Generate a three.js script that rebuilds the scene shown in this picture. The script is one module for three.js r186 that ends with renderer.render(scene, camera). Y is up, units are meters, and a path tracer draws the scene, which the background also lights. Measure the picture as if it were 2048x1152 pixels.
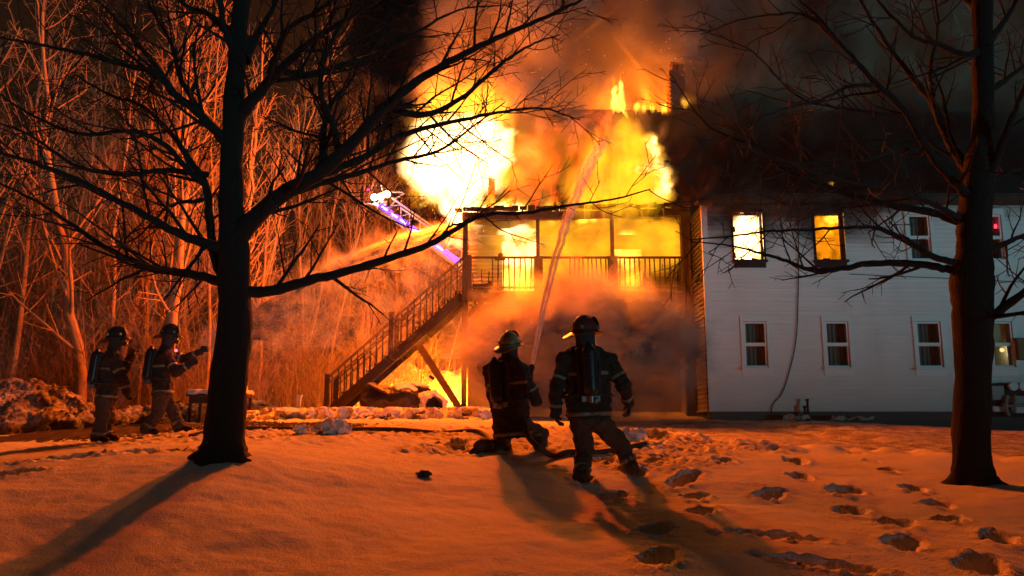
import * as THREE from 'three';
import { mergeGeometries } from 'three/addons/utils/BufferGeometryUtils.js';
import { RoundedBoxGeometry } from 'three/addons/geometries/RoundedBoxGeometry.js';
import { createNoise2D, createNoise3D } from 'simplex-noise';

// ---------------------------------------------------------------- camera, sky, lamps of the fire, exposure
const V = (x, y, z) => new THREE.Vector3(x, y, z), rad = (d) => d * Math.PI / 180, { clamp, lerp, smoothstep } = THREE.MathUtils;
const F = 1627, PITCH = rad(10), EYE = 1.6;
const scene = new THREE.Scene();
const camera = new THREE.PerspectiveCamera(2 * Math.atan(576 / F) * 180 / Math.PI, 16 / 9, 0.1, 400);
camera.position.set(0, EYE, 0);
camera.rotation.x = PITCH;
const renderer = new THREE.WebGLRenderer({ antialias: true });
renderer.toneMapping = THREE.LinearToneMapping;
renderer.toneMappingExposure = 1;
renderer.shadowMap.enabled = true;
// night sky: brown smoke glow, a little lighter low down
{
  const w = 64, h = 32, d = new Float32Array(w * h * 4);
  for (let y = 0; y < h; y++) for (let x = 0; x < w; x++) {
    const e = Math.max(0, (y + 0.5) / h * 2 - 1), k = 1 - 0.35 * e;
    d.set([0.0105 * k, 0.006 * k, 0.0026 * k, 1], (y * w + x) * 4);
  }
  const t = new THREE.DataTexture(d, w, h, THREE.RGBAFormat, THREE.FloatType);
  t.mapping = THREE.EquirectangularReflectionMapping; t.magFilter = THREE.LinearFilter; t.needsUpdate = true;
  scene.background = t; scene.environment = t;
}
const sun = new THREE.DirectionalLight(new THREE.Color().setRGB(0.2, 0.84, 1.0), 0.66);   // cold light from lower down the hill on the white facade
sun.position.set(18, -1.6, 25); sun.target.position.set(0, 0, 0);
sun.castShadow = true; sun.shadow.radius = 6; sun.shadow.mapSize.set(2048, 2048);
Object.assign(sun.shadow.camera, { left: -40, right: 40, top: 30, bottom: -10, near: 1, far: 120 });
scene.add(sun, sun.target);
scene.fog = new THREE.FogExp2(new THREE.Color(0.9, 0.88, 0.85), 0.0005);
// a point of the photograph (2048 x 1152) at the horizontal distance D from the camera
function at(px, py, D) {
  const u = (px - 1024) / F, v = (576 - py) / F, t = D / (Math.cos(PITCH) - v * Math.sin(PITCH));
  return V(u * t, EYE + t * (v * Math.cos(PITCH) + Math.sin(PITCH)), -D);
}
function lamp(name, p, color, candela, radius) {
  const l = new THREE.PointLight(new THREE.Color().setRGB(...color), candela);
  l.name = name; l.position.copy(p); l.castShadow = true; l.shadow.radius = radius / 0.02;
  scene.add(l); return l;
}
const FIRE = [1, 0.085, 0.0003], FIRE2 = [1, 0.19, 0.006];
lamp('fireball_glow', at(905, 340, 22.8), FIRE, 660, 0.22);          // near, woodland and upper side of the fireball
lamp('fireball_glow', at(806, 330, 22.9), [1, 0.19, 0.006], 240, 0.3);
lamp('fireball_glow', at(925, 205, 25.0), [1, 0.15, 0.004], 300, 0.6);
lamp('gable_glow', at(1262, 330, 22.6), FIRE2, 40, 0.5);
lamp('deck_glow', at(1040, 556, 21.35), FIRE2, 26, 0.3);
lamp('deck_glow', at(1262, 556, 21.35), FIRE2, 22, 0.3);
lamp('window_glow', at(1497, 475, 22.5), FIRE2, 5, 0.25);
lamp('window_glow', at(1657, 475, 22.6), FIRE2, 2.5, 0.25);
lamp('ridge_glow', at(1242, 226, 27.9), FIRE2, 130, 0.1);
lamp('low_fire_glow', at(899, 786, 26.6), FIRE2, 300, 0.2);

// ---------------------------------------------------------------- helpers
let seed = 7;
const rnd = () => { seed = (seed + 0x6d2b79f5) | 0; let t = Math.imul(seed ^ (seed >>> 15), 1 | seed); t = (t + Math.imul(t ^ (t >>> 7), 61 | t)) ^ t; return ((t ^ (t >>> 14)) >>> 0) / 4294967296; };
const rr = (a, b) => a + (b - a) * rnd(), gauss = () => (rnd() + rnd() + rnd() + rnd() - 2);
const n2 = createNoise2D(rnd), n3 = createNoise3D(rnd);
const fbm = (x, y, o = 4) => { let s = 0, a = 0.5; for (let i = 0; i < o; i++, a *= 0.5, x = x * 2.03 + 7.1, y = y * 2.03 - 3.7) s += a * n2(x, y); return s; };
const used = new Map();
function numbered(name) { const n = used.get(name) ?? 0; used.set(name, n + 1); return n ? `${name}_${String(n).padStart(3, '0')}` : name; }
function tag(o, label, category, group, kind) {
  if (label) o.userData.label = label;
  if (category) o.userData.category = category;
  if (group) o.userData.group = group;
  if (kind) o.userData.kind = kind;
  return o;
}
function thing(name, label, category, pos = V(0, 0, 0), group) {
  const o = new THREE.Group(); o.name = numbered(name); o.position.copy(pos); scene.add(o);
  return tag(o, label, category, group);
}
function mesh(name, geo, mat, parent = scene) {
  const m = new THREE.Mesh(geo, mat); m.castShadow = m.receiveShadow = true;
  m.name = parent === scene ? numbered(name) : name; parent.add(m); return m;
}
const plain = (g) => { let q = g.index ? g.toNonIndexed() : g; for (const k of Object.keys(q.attributes)) if (!['position', 'normal', 'uv'].includes(k)) q.deleteAttribute(k); return q; };
const merge = (list) => mergeGeometries(list.map(plain));
function box(cx, cy, cz, sx, sy, sz, rz = 0, ry = 0, rx = 0) {
  const g = new THREE.BoxGeometry(sx, sy, sz), p = g.attributes.position, n = g.attributes.normal, uv = g.attributes.uv;
  for (let i = 0; i < p.count; i++) { const ax = Math.abs(n.getX(i)), ay = Math.abs(n.getY(i)); uv.setXY(i, ax > 0.5 ? p.getZ(i) : p.getX(i), ay > 0.5 ? p.getZ(i) : p.getY(i)); }
  if (rx) g.rotateX(rx); if (ry) g.rotateY(ry); if (rz) g.rotateZ(rz);
  return g.translate(cx, cy, cz);
}
function bar(a, b, w, d, up = V(0, 0, 1)) {                 // a beam of width w (across up) and depth d (along up) from a to b
  const y = b.clone().sub(a), L = y.length(); y.normalize();
  const x = y.clone().cross(up).normalize(), z = x.clone().cross(y);
  const g = box(0, 0, 0, w, L, d);
  return g.applyMatrix4(new THREE.Matrix4().makeBasis(x, y, z).setPosition(a.clone().add(b).multiplyScalar(0.5)));
}
const cyl = (r0, r1, h, s = 12) => new THREE.CylinderGeometry(r1, r0, h, s);
function rod(a, b, r, s = 8, r2 = r) {
  const y = b.clone().sub(a), L = y.length();
  return cyl(r, r2, L, s).applyQuaternion(new THREE.Quaternion().setFromUnitVectors(V(0, 1, 0), y.normalize())).translate(...a.clone().add(b).multiplyScalar(0.5).toArray());
}
function tubeGeo(pts, r, s = 6, n = 40) { return new THREE.TubeGeometry(new THREE.CatmullRomCurve3(pts), n, r, s, false); }

class Buf {                                                  // collects tubes with smooth normals
  constructor() { this.p = []; this.n = []; this.u = []; this.i = []; }
  tube(pts, rs, sides, cap) {
    const N = pts.length, base0 = this.p.length / 3; let x = V(0, 0, 0), t = V(0, 0, 0), z = V(0, 0, 0), v = 0;
    for (let k = 0; k < N; k++) {
      t.copy(pts[Math.min(N - 1, k + 1)]).sub(pts[Math.max(0, k - 1)]).normalize();
      if (!k) x.set(Math.abs(t.y) > 0.8 ? 1 : 0, Math.abs(t.y) > 0.8 ? 0 : 1, 0);
      x.addScaledVector(t, -x.dot(t)).normalize(); z.crossVectors(t, x);
      if (k) v += pts[k].distanceTo(pts[k - 1]);
      for (let s = 0; s <= sides; s++) {
        const a = s / sides * 6.2832, c = Math.cos(a), q = Math.sin(a), nx = x.x * c + z.x * q, ny = x.y * c + z.y * q, nz = x.z * c + z.z * q;
        this.p.push(pts[k].x + nx * rs[k], pts[k].y + ny * rs[k], pts[k].z + nz * rs[k]); this.n.push(nx, ny, nz); this.u.push(s / sides * Math.max(0.06, rs[0] * 6.28), v);
      }
    }
    for (let k = 0; k < N - 1; k++) for (let s = 0; s < sides; s++) {
      const a = base0 + k * (sides + 1) + s, b = a + sides + 1;
      this.i.push(a, a + 1, b, b, a + 1, b + 1);
    }
  }
  geo() {
    const g = new THREE.BufferGeometry();
    g.setAttribute('position', new THREE.Float32BufferAttribute(this.p, 3)); g.setAttribute('normal', new THREE.Float32BufferAttribute(this.n, 3));
    g.setAttribute('uv', new THREE.Float32BufferAttribute(this.u, 2)); g.setIndex(this.i); return g;
  }
}
// naive surface nets of a distance field
function nets(sdf, lo, hi, h) {
  const nx = Math.ceil((hi.x - lo.x) / h) + 1, ny = Math.ceil((hi.y - lo.y) / h) + 1, nz = Math.ceil((hi.z - lo.z) / h) + 1;
  const f = new Float32Array(nx * ny * nz), id = (x, y, z) => x + nx * (y + ny * z);
  for (let z = 0; z < nz; z++) for (let y = 0; y < ny; y++) for (let x = 0; x < nx; x++) f[id(x, y, z)] = sdf(lo.x + x * h, lo.y + y * h, lo.z + z * h);
  const vid = new Int32Array(nx * ny * nz).fill(-1), P = [], N = [], U = [], I = [];
  const E = [[0, 1], [2, 3], [4, 5], [6, 7], [0, 2], [1, 3], [4, 6], [5, 7], [0, 4], [1, 5], [2, 6], [3, 7]];
  const c = new Float32Array(8);
  for (let z = 0; z < nz - 1; z++) for (let y = 0; y < ny - 1; y++) for (let x = 0; x < nx - 1; x++) {
    let m = 0;
    for (let k = 0; k < 8; k++) { c[k] = f[id(x + (k & 1), y + (k >> 1 & 1), z + (k >> 2))]; if (c[k] < 0) m |= 1 << k; }
    if (!m || m === 255) continue;
    let sx = 0, sy = 0, sz = 0, n = 0;
    for (const [a, b] of E) if ((m >> a & 1) !== (m >> b & 1)) {
      const t = c[a] / (c[a] - c[b]);
      sx += (a & 1) + t * ((b & 1) - (a & 1)); sy += (a >> 1 & 1) + t * ((b >> 1 & 1) - (a >> 1 & 1)); sz += (a >> 2) + t * ((b >> 2) - (a >> 2)); n++;
    }
    const gx = c[1] - c[0] + c[3] - c[2] + c[5] - c[4] + c[7] - c[6], gy = c[2] - c[0] + c[3] - c[1] + c[6] - c[4] + c[7] - c[5], gz = c[4] - c[0] + c[5] - c[1] + c[6] - c[2] + c[7] - c[3], l = Math.hypot(gx, gy, gz) || 1;
    vid[id(x, y, z)] = P.length / 3;
    const X = lo.x + (x + sx / n) * h, Y = lo.y + (y + sy / n) * h, Z = lo.z + (z + sz / n) * h;
    P.push(X, Y, Z); N.push(gx / l, gy / l, gz / l); U.push(X + Z * 0.7, Y);
  }
  for (let z = 1; z < nz - 1; z++) for (let y = 1; y < ny - 1; y++) for (let x = 1; x < nx - 1; x++) {
    const s = f[id(x, y, z)] < 0;
    const q = (a, b, cc, d, fl) => { if (a < 0 || b < 0 || cc < 0 || d < 0) return; fl ? I.push(a, b, cc, a, cc, d) : I.push(a, cc, b, a, d, cc); };
    if (s !== (f[id(x + 1, y, z)] < 0)) q(vid[id(x, y - 1, z - 1)], vid[id(x, y, z - 1)], vid[id(x, y, z)], vid[id(x, y - 1, z)], s);
    if (s !== (f[id(x, y + 1, z)] < 0)) q(vid[id(x - 1, y, z - 1)], vid[id(x - 1, y, z)], vid[id(x, y, z)], vid[id(x, y, z - 1)], s);
    if (s !== (f[id(x, y, z + 1)] < 0)) q(vid[id(x - 1, y - 1, z)], vid[id(x, y - 1, z)], vid[id(x, y, z)], vid[id(x - 1, y, z)], s);
  }
  const g = new THREE.BufferGeometry();
  g.setAttribute('position', new THREE.Float32BufferAttribute(P, 3)); g.setAttribute('normal', new THREE.Float32BufferAttribute(N, 3)); g.setAttribute('uv', new THREE.Float32BufferAttribute(U, 2)); g.setIndex(I);
  return g;
}
function cap(x, y, z, a, b, ra, rb) {
  const bx = b.x - a.x, by = b.y - a.y, bz = b.z - a.z, px = x - a.x, py = y - a.y, pz = z - a.z;
  const t = clamp((px * bx + py * by + pz * bz) / (bx * bx + by * by + bz * bz + 1e-9), 0, 1);
  return Math.hypot(px - bx * t, py - by * t, pz - bz * t) - (ra + (rb - ra) * t);
}
const smin = (a, b, k) => { const h = Math.max(k - Math.abs(a - b), 0) / k; return Math.min(a, b) - h * h * k * 0.25; };

// ---------------------------------------------------------------- textures and materials
function texture(n, fn, rep = 1, srgb = false) {
  const d = new Uint8Array(n * n * 4);
  for (let y = 0; y < n; y++) for (let x = 0; x < n; x++) { const c = fn(x / n, y / n), o = (y * n + x) * 4; for (let k = 0; k < 3; k++) d[o + k] = clamp((c.length ? c[k] : c) * 255, 0, 255); d[o + 3] = 255; }
  const t = new THREE.DataTexture(d, n, n); t.wrapS = t.wrapT = THREE.RepeatWrapping; t.magFilter = THREE.LinearFilter; t.repeat.set(rep, rep); t.needsUpdate = true;
  if (srgb) t.colorSpace = THREE.SRGBColorSpace;
  return t;
}
const tile = (u, v, f, o = 4) => {                            // seamless fbm: noise on a torus blended at the seams
  const g = (a, b) => fbm(a * f, b * f, o), s = (x) => x * x * (3 - 2 * x);
  const wu = s(u), wv = s(v);
  return lerp(lerp(g(u, v), g(u - 1, v), wu), lerp(g(u, v - 1), g(u - 1, v - 1), wu), wv);
};
const snowBump = texture(512, (u, v) => 0.5 + 0.5 * tile(u, v, 110, 2) + 0.35 * tile(u, v, 24, 3), 0.7);
const barkBump = texture(256, (u, v) => 0.5 + 0.7 * Math.abs(tile(u, v * 0.3, 14, 4)) + 0.15 * tile(u, v, 40, 2), 1);
const woodBump = texture(256, (u, v) => 0.5 + 0.5 * tile(u * 3, v * 0.25, 10, 4), 1);
const clothBump = texture(256, (u, v) => 0.5 + 0.5 * tile(u, v, 7, 4), 2.2);
const dirtMap = texture(512, (u, v) => { const a = tile(u, v, 6, 5), b = tile(u, v, 40, 3), k = clamp(0.5 + a * 1.1 + b * 0.6, 0, 1); return [lerp(0.34, 0.72, k), lerp(0.3, 0.7, k), lerp(0.26, 0.68, k)]; }, 0.28, true);
const iceMap = texture(512, (u, v) => { const k = clamp(0.62 + tile(u, v, 6, 5) * 0.9 + tile(u, v, 40, 3) * 0.5, 0, 1); return [lerp(0.42, 0.86, k), lerp(0.42, 0.87, k), lerp(0.42, 0.89, k)]; }, 0.28, true);
const std = (r, g, b, rough = 0.8, extra = {}) => { const m = new THREE.MeshStandardMaterial({ roughness: rough, ...extra }); m.color.setRGB(r, g, b); return m; };
const M = {
  snow: std(0.83, 0.83, 0.85, 0.85, { bumpMap: snowBump, bumpScale: 0.014 }),
  curtain: std(0.13, 0.14, 0.12, 0.9),
  dirtySnow: std(1, 1, 1, 0.9, { map: dirtMap, bumpMap: snowBump, bumpScale: 0.03 }),
  drive: std(1, 1, 1, 0.9, { map: iceMap, bumpMap: snowBump, bumpScale: 0.02 }),
  track: std(0.34, 0.29, 0.26, 0.9, { map: dirtMap, bumpMap: snowBump, bumpScale: 0.06 }),
  bark: std(0.008, 0.0065, 0.005, 0.95, { bumpMap: barkBump, bumpScale: 0.03 }),
  twig: std(0.012, 0.009, 0.007, 0.9),
  paleBark: std(0.32, 0.2, 0.1, 0.9, { bumpMap: barkBump, bumpScale: 0.008 }),
  brush: std(0.22, 0.16, 0.11, 0.9),
  siding: std(0.84, 0.85, 0.85, 0.6, { vertexColors: true }),
  trim: std(0.78, 0.79, 0.78, 0.5),
  char: std(0.03, 0.024, 0.02, 0.9, { bumpMap: woodBump, bumpScale: 0.02 }),
  scorched: std(0.06, 0.04, 0.026, 0.85, { bumpMap: woodBump, bumpScale: 0.012 }),
  deckWood: std(0.2, 0.13, 0.08, 0.8, { bumpMap: woodBump, bumpScale: 0.01 }),
  concrete: std(0.13, 0.14, 0.13, 0.95, { bumpMap: snowBump, bumpScale: 0.01 }),
  shingle: std(0.022, 0.02, 0.02, 0.95, { bumpMap: snowBump, bumpScale: 0.01 }),
  brick: std(0.16, 0.075, 0.05, 0.9),
  glass: new THREE.MeshPhysicalMaterial({ color: 0xffffff, transmission: 1, roughness: 0.03, thickness: 0 }),
  dark: std(0.025, 0.025, 0.025, 0.8),
  room: std(0.3, 0.3, 0.28, 0.9),
  coat: std(0.026, 0.021, 0.015, 0.9, { bumpMap: clothBump, bumpScale: 0.012 }),
  khaki: std(0.072, 0.05, 0.03, 0.9, { bumpMap: clothBump, bumpScale: 0.014 }),
  stripe: std(0.2, 0.19, 0.12, 0.4),
  glove: std(0.03, 0.024, 0.02, 0.8),
  boot: std(0.02, 0.02, 0.02, 0.45),
  skin: std(0.4, 0.22, 0.15, 0.6),
  hood: std(0.03, 0.028, 0.026, 0.9),
  tank: std(0.03, 0.03, 0.03, 0.35, { metalness: 0.3 }),
  strap: std(0.02, 0.02, 0.02, 0.7),
  metal: std(0.35, 0.36, 0.37, 0.4, { metalness: 0.8 }),
  greyPaint: std(0.3, 0.32, 0.31, 0.5),
  hose: std(0.07, 0.05, 0.035, 0.75, { bumpMap: clothBump, bumpScale: 0.004 }),
  tarp: std(0.025, 0.022, 0.02, 0.5),
};
const unlit = (r, g, b) => { const m = new THREE.MeshBasicMaterial(); m.color.setRGB(r, g, b); return m; };
const puffMap = texture(256, (u, v) => {
  const x = u * 2 - 1, y = v * 2 - 1, n = fbm(u * 2.4 + 3, v * 2.4, 4), r = Math.hypot(x, y) * (1 + 0.35 * n);
  const e = 1 - smoothstep(Math.hypot(x, y), 0.8, 0.99);
  return clamp((Math.exp(-3.2 * r * r) * 1.15 - 0.06) * (0.8 + 0.6 * n), 0, 1) * e;
});
puffMap.wrapS = puffMap.wrapT = THREE.ClampToEdgeWrapping;
const flameMat = new THREE.MeshBasicMaterial({ vertexColors: true, transparent: true, alphaMap: puffMap, side: THREE.DoubleSide, depthWrite: false });
const smokeMat = new THREE.MeshPhysicalMaterial({ vertexColors: true, transparent: true, alphaMap: puffMap, side: THREE.DoubleSide, roughness: 1, transmission: 0.5, thickness: 0, specularIntensity: 0, depthWrite: false });
const sootMat = new THREE.MeshStandardMaterial({ vertexColors: true, transparent: true, alphaMap: puffMap, side: THREE.DoubleSide, roughness: 1, depthWrite: false });
// soft discs turned every way, filling a cloud of smoke, spray or flame
class Puffs {
  constructor() { this.p = []; this.n = []; this.u = []; this.c = []; this.i = []; }
  add(p, s, col, a, stretch = 1, axis) {
    let x = V(gauss(), gauss(), gauss()).normalize(), y;
    const flat = !axis;
    if (axis) { y = axis.clone().normalize(); x = x.cross(y).normalize(); } else y = V(gauss(), gauss(), gauss()).cross(x).normalize();
    for (let t = 0; flat && t < 8 && Math.abs(x.x * y.y - x.y * y.x) < 0.35; t++) { x = V(gauss(), gauss(), gauss()).normalize(); y = V(gauss(), gauss(), gauss()).cross(x).normalize(); }   // no disc quite edge on to the garden
    const n = x.clone().cross(y), b = this.p.length / 3;
    for (let k = 0; k < 6; k++) {
      const u = 0.5 + 0.48 * Math.cos(k * 1.0472), v = 0.5 + 0.48 * Math.sin(k * 1.0472);
      const q = p.clone().addScaledVector(x, (u - 0.5) * 2 * s).addScaledVector(y, (v - 0.5) * 2 * s * stretch);
      this.p.push(q.x, q.y, q.z); this.n.push(n.x, n.y, n.z); this.u.push(u, v); this.c.push(col[0], col[1], col[2], a);
    }
    for (let k = 1; k < 5; k++) this.i.push(b, b + k, b + k + 1);
  }
  // n puffs in an ellipse of the photograph px +- rx, py +- ry, at distances D +- dd
  cloud(n, px, py, rx, ry, D, dd, s, col, a, opt = {}) {
    for (let k = 0; k < n; k++) {
      let u, v; do { u = rr(-1, 1); v = rr(-1, 1); } while (u * u + v * v > 1);
      const j = rr(0.85, 1.15);
      this.add(at(px + u * rx, py + v * ry, D + rr(-1, 1) * dd), s * rr(0.7, 1.35), col.map((c) => c * j), a * rr(0.7, 1.3), opt.stretch, opt.axis);
    }
    return this;
  }
  geo() {
    const g = new THREE.BufferGeometry();
    g.setAttribute('position', new THREE.Float32BufferAttribute(this.p, 3)); g.setAttribute('normal', new THREE.Float32BufferAttribute(this.n, 3));
    g.setAttribute('uv', new THREE.Float32BufferAttribute(this.u, 2)); g.setAttribute('color', new THREE.Float32BufferAttribute(this.c, 4)); g.setIndex(this.i); return g;
  }
}
// ---------------------------------------------------------------- the ground: a snowy slope that rises towards the house
const groundAt = (() => {
  const pts = [], px = (a, b, D) => { const p = at(a, b, D); pts.push([p.x, p.z, p.y]); };
  for (const a of [[1024, 1152, 5.7], [0, 1152, 5.9], [2048, 1152, 5.5], [1165, 966, 9], [1265, 942, 9.35], [1010, 904, 10.7], [215, 884, 13.4], [335, 866, 14], [440, 915, 9.2], [1945, 962, 9.2], [1650, 902, 12.6], [1300, 872, 13.6], [2048, 920, 11], [1430, 840, 20.8], [1760, 848, 20.8], [2048, 862, 20.8], [640, 832, 22], [928, 818, 22.4], [20, 878, 15.5], [20, 866, 21], [300, 848, 22], [1200, 842, 21], [700, 905, 10.6], [860, 800, 36], [600, 822, 25]]) px(...a);
  for (const a of [[0, 0, 0], [-9, 0, 0], [9, 0, 0], [0, 25, -2.5], [-30, 10, -0.6], [30, 10, -0.8], [-28, -24, 1.8], [-15, -26, 1.75], [-15, -36, 2.2], [-30, -45, 3], [0, -60, 3.4], [26, -22, 1.6], [28, -40, 2.2], [12, -36, 2.6]]) pts.push(a);
  const n = pts.length, N = n + 3, A = [...Array(N)].map(() => new Float64Array(N + 1)), ph = (r2) => r2 > 1e-9 ? r2 * Math.log(r2) * 0.5 : 0;
  for (let i = 0; i < n; i++) {
    for (let j = 0; j < n; j++) A[i][j] = ph((pts[i][0] - pts[j][0]) ** 2 + (pts[i][1] - pts[j][1]) ** 2);
    A[i][i] += 0.02;
    [1, pts[i][0], pts[i][1]].forEach((v, k) => { A[i][n + k] = v; A[n + k][i] = v; });
    A[i][N] = pts[i][2];
  }
  for (let c = 0; c < N; c++) {
    let b = c; for (let r = c; r < N; r++) if (Math.abs(A[r][c]) > Math.abs(A[b][c])) b = r;
    [A[c], A[b]] = [A[b], A[c]];
    for (let r = 0; r < N; r++) if (r !== c) { const k = A[r][c] / A[c][c]; if (k) for (let q = c; q <= N; q++) A[r][q] -= k * A[c][q]; }
  }
  const w = A.map((r, i) => r[N] / r[i]);
  return (x, z) => {
    x = clamp(x, -32, 32); z = clamp(z, -62, 26);
    let s = w[n] + w[n + 1] * x + w[n + 2] * z;
    for (let i = 0; i < n; i++) s += w[i] * ph((x - pts[i][0]) ** 2 + (z - pts[i][1]) ** 2);
    return s;
  };
})();
function onGround(px, py, D0 = 10) {                          // where the line of sight of a pixel meets the slope
  let lo = 3, hi = 40;
  for (let k = 0; k < 40; k++) { const m = (lo + hi) / 2, p = at(px, py, m); p.y > groundAt(p.x, p.z) ? lo = m : hi = m; }
  return at(px, py, lo);
}
// the line of the snow bank's crest on the right, beyond which the thin grey snow of the drive lies lower
const crest = [[1150, 858], [1240, 866], [1330, 874], [1420, 884], [1500, 893], [1600, 897], [1700, 901], [1800, 902], [1905, 910], [2048, 924], [2300, 950]].map(([a, b]) => onGround(a, b)).map((p) => [p.x, p.z]);
function crestZ(x) {
  if (x <= crest[0][0]) return crest[0][1];
  for (let i = 1; i < crest.length; i++) if (x < crest[i][0]) return lerp(crest[i - 1][1], crest[i][1], (x - crest[i - 1][0]) / (crest[i][0] - crest[i - 1][0]));
  return crest.at(-1)[1];
}
// footprints: pixel of the hole, half length, half width (metres), depth
const prints = [
  [1322, 1118, 0.2, 0.13, 0.2, 25], [1312, 1060, 0.17, 0.12, 0.17, 20], [1228, 988, 0.2, 0.14, 0.19, 25], [1370, 958, 0.3, 0.13, 0.19, 30], [1392, 992, 0.16, 0.11, 0.14, 25], [1405, 1028, 0.18, 0.11, 0.15, 35],
  [1448, 924, 0.24, 0.12, 0.14, 20], [1593, 925, 0.2, 0.13, 0.19, 20], [1600, 953, 0.22, 0.12, 0.16, 15], [1540, 986, 0.23, 0.12, 0.19, 35], [1690, 980, 0.2, 0.15, 0.22, 30], [1706, 1018, 0.22, 0.13, 0.2, 30],
  [1792, 1048, 0.17, 0.13, 0.22, 10], [1810, 1088, 0.19, 0.12, 0.2, 30], [1828, 976, 0.18, 0.11, 0.15, 25], [1876, 1005, 0.13, 0.11, 0.16, 20], [1900, 1042, 0.13, 0.11, 0.17, 15], [2000, 1082, 0.18, 0.1, 0.15, 20],
  [1960, 1130, 0.2, 0.13, 0.19, 25], [1742, 926, 0.16, 0.09, 0.1, 15], [1778, 944, 0.13, 0.09, 0.11, 20], [1716, 908, 0.16, 0.08, 0.08, 5], [1545, 1078, 0.42, 0.1, 0.14, 30], [1640, 1130, 0.4, 0.1, 0.14, 32],
  [1205, 918, 0.26, 0.17, 0.17, 20], [1310, 890, 0.26, 0.13, 0.14, 10], [1500, 885, 0.26, 0.1, 0.09, 10], [1398, 902, 0.22, 0.1, 0.1, 10], [300, 905, 0.5, 0.16, 0.12, -8], [375, 900, 0.4, 0.13, 0.09, 4], [120, 920, 0.55, 0.16, 0.1, -12], [20, 945, 0.4, 0.2, 0.1, -6], [1165, 962, 0.16, 0.13, 0.1, 0], [1268, 945, 0.16, 0.13, 0.1, 0],
].map(([a, b, l, w, d, deg]) => { const p = onGround(a, b); return { x: p.x, z: p.z, l: l < 0.3 ? l * 0.8 : l * 0.85, w: w * 0.8, d: d * 0.85, c: Math.cos(rad(deg)), s: Math.sin(rad(deg)) }; });
const trail = [[1240, 870, 1.6], [1330, 895, 1.3], [1300, 920, 1.0], [930, 895, 1.0], [1075, 890, 0.9], [1420, 890, 1.4]].map(([a, b, r]) => { const p = onGround(a, b); return [p.x, p.z, r]; });   // trampled snow
function snowHeight(x, z) {
  let y = groundAt(x, z);
  const near = smoothstep(-z, 2, 5) * (1 - smoothstep(-z, 17, 30)), D = -z;
  y += near * (0.035 * n2(x * 0.35, z * 0.42) + 0.014 * n2(x * 1.1 + 5, z * 1.3) + 0.007 * n2(x * 4, z * 4.4) + 0.003 * n2(x * 11, z * 11));
  let t = 0; for (const [a, b, r] of trail) t = Math.max(t, 1 - smoothstep(Math.hypot((x - a) * 0.8, z - b), r * 0.4, r));
  if (x < 4) t = Math.max(t, 0.75 * smoothstep(D, 11, 13) * (1 - smoothstep(D, 17, 21)) * smoothstep(x, -9, -6));
  y += t * (0.055 * (0.6 - Math.abs(n2(x * 3.1, z * 3.6)) * 1.6) + 0.03 * n2(x * 7, z * 7.7));
  for (const f of prints) {
    const dx = x - f.x, dz = z - f.z; if (dx * dx + dz * dz > 0.9) continue;
    const g = f.l < 0.3, a = (dx * f.c + dz * f.s) / (g ? f.w * 1.15 : f.l), b = (-dx * f.s + dz * f.c) / (g ? f.l * 1.3 : f.w), r = Math.hypot(a, b) + 0.16 * n2(x * 6, z * 6) + 0.1 * n2(x * 17, z * 17);
    y += -f.d * 1.2 * (1 - smoothstep(r, 0.68, 1.08)) + 0.028 * Math.exp(-((r - 1.35) ** 2) * 9) * (0.6 + n2(x * 9, z * 9));
  }
  const cz = crestZ(x), beyond = cz - z;                        // > 0 past the crest
  if (x > 1.2) {
    const e = smoothstep(x, 1.2, 3);
    y += e * (0.07 * Math.exp(-((beyond + 0.25) ** 2) * 5) * (0.6 + 0.9 * n2(x * 2.2, z * 1.2)) - 0.13 * smoothstep(beyond, 0, 0.5) * (1 - smoothstep(beyond, 5, 8)));
  }
  return y;
}
{
  const axis = (dense0, dense1, step, lo, hi, g) => {
    const a = []; for (let v = dense0; v <= dense1; v += step) a.push(v);
    for (let v = dense1, s = step; v < hi;) { s = Math.min(s * g, 8); v += s; a.push(v); }
    const b = []; for (let v = dense0, s = step; v > lo;) { s = Math.min(s * g, 8); v -= s; b.unshift(v); }
    return b.concat(a);
  };
  const xs = axis(-7.5, 8.5, 0.042, -150, 150, 1.07), ds = axis(5, 14.5, 0.042, -60, 190, 1.05);
  const P = [], U = [], I = [], W = xs.length;
  for (const d of ds) for (const x of xs) { P.push(x, snowHeight(x, -d), -d); U.push(x, d); }
  for (let j = 0; j < ds.length - 1; j++) for (let i = 0; i < W - 1; i++) { const a = j * W + i; I.push(a, a + 1, a + W, a + 1, a + W + 1, a + W); }
  const g = new THREE.BufferGeometry();
  g.setAttribute('position', new THREE.Float32BufferAttribute(P, 3)); g.setAttribute('uv', new THREE.Float32BufferAttribute(U, 2)); g.setIndex(I); g.computeVertexNormals();
  tag(mesh('snow_ground', g, M.snow), 'snow covered slope with deep footprints on the right', null, null, 'structure');
}
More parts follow.
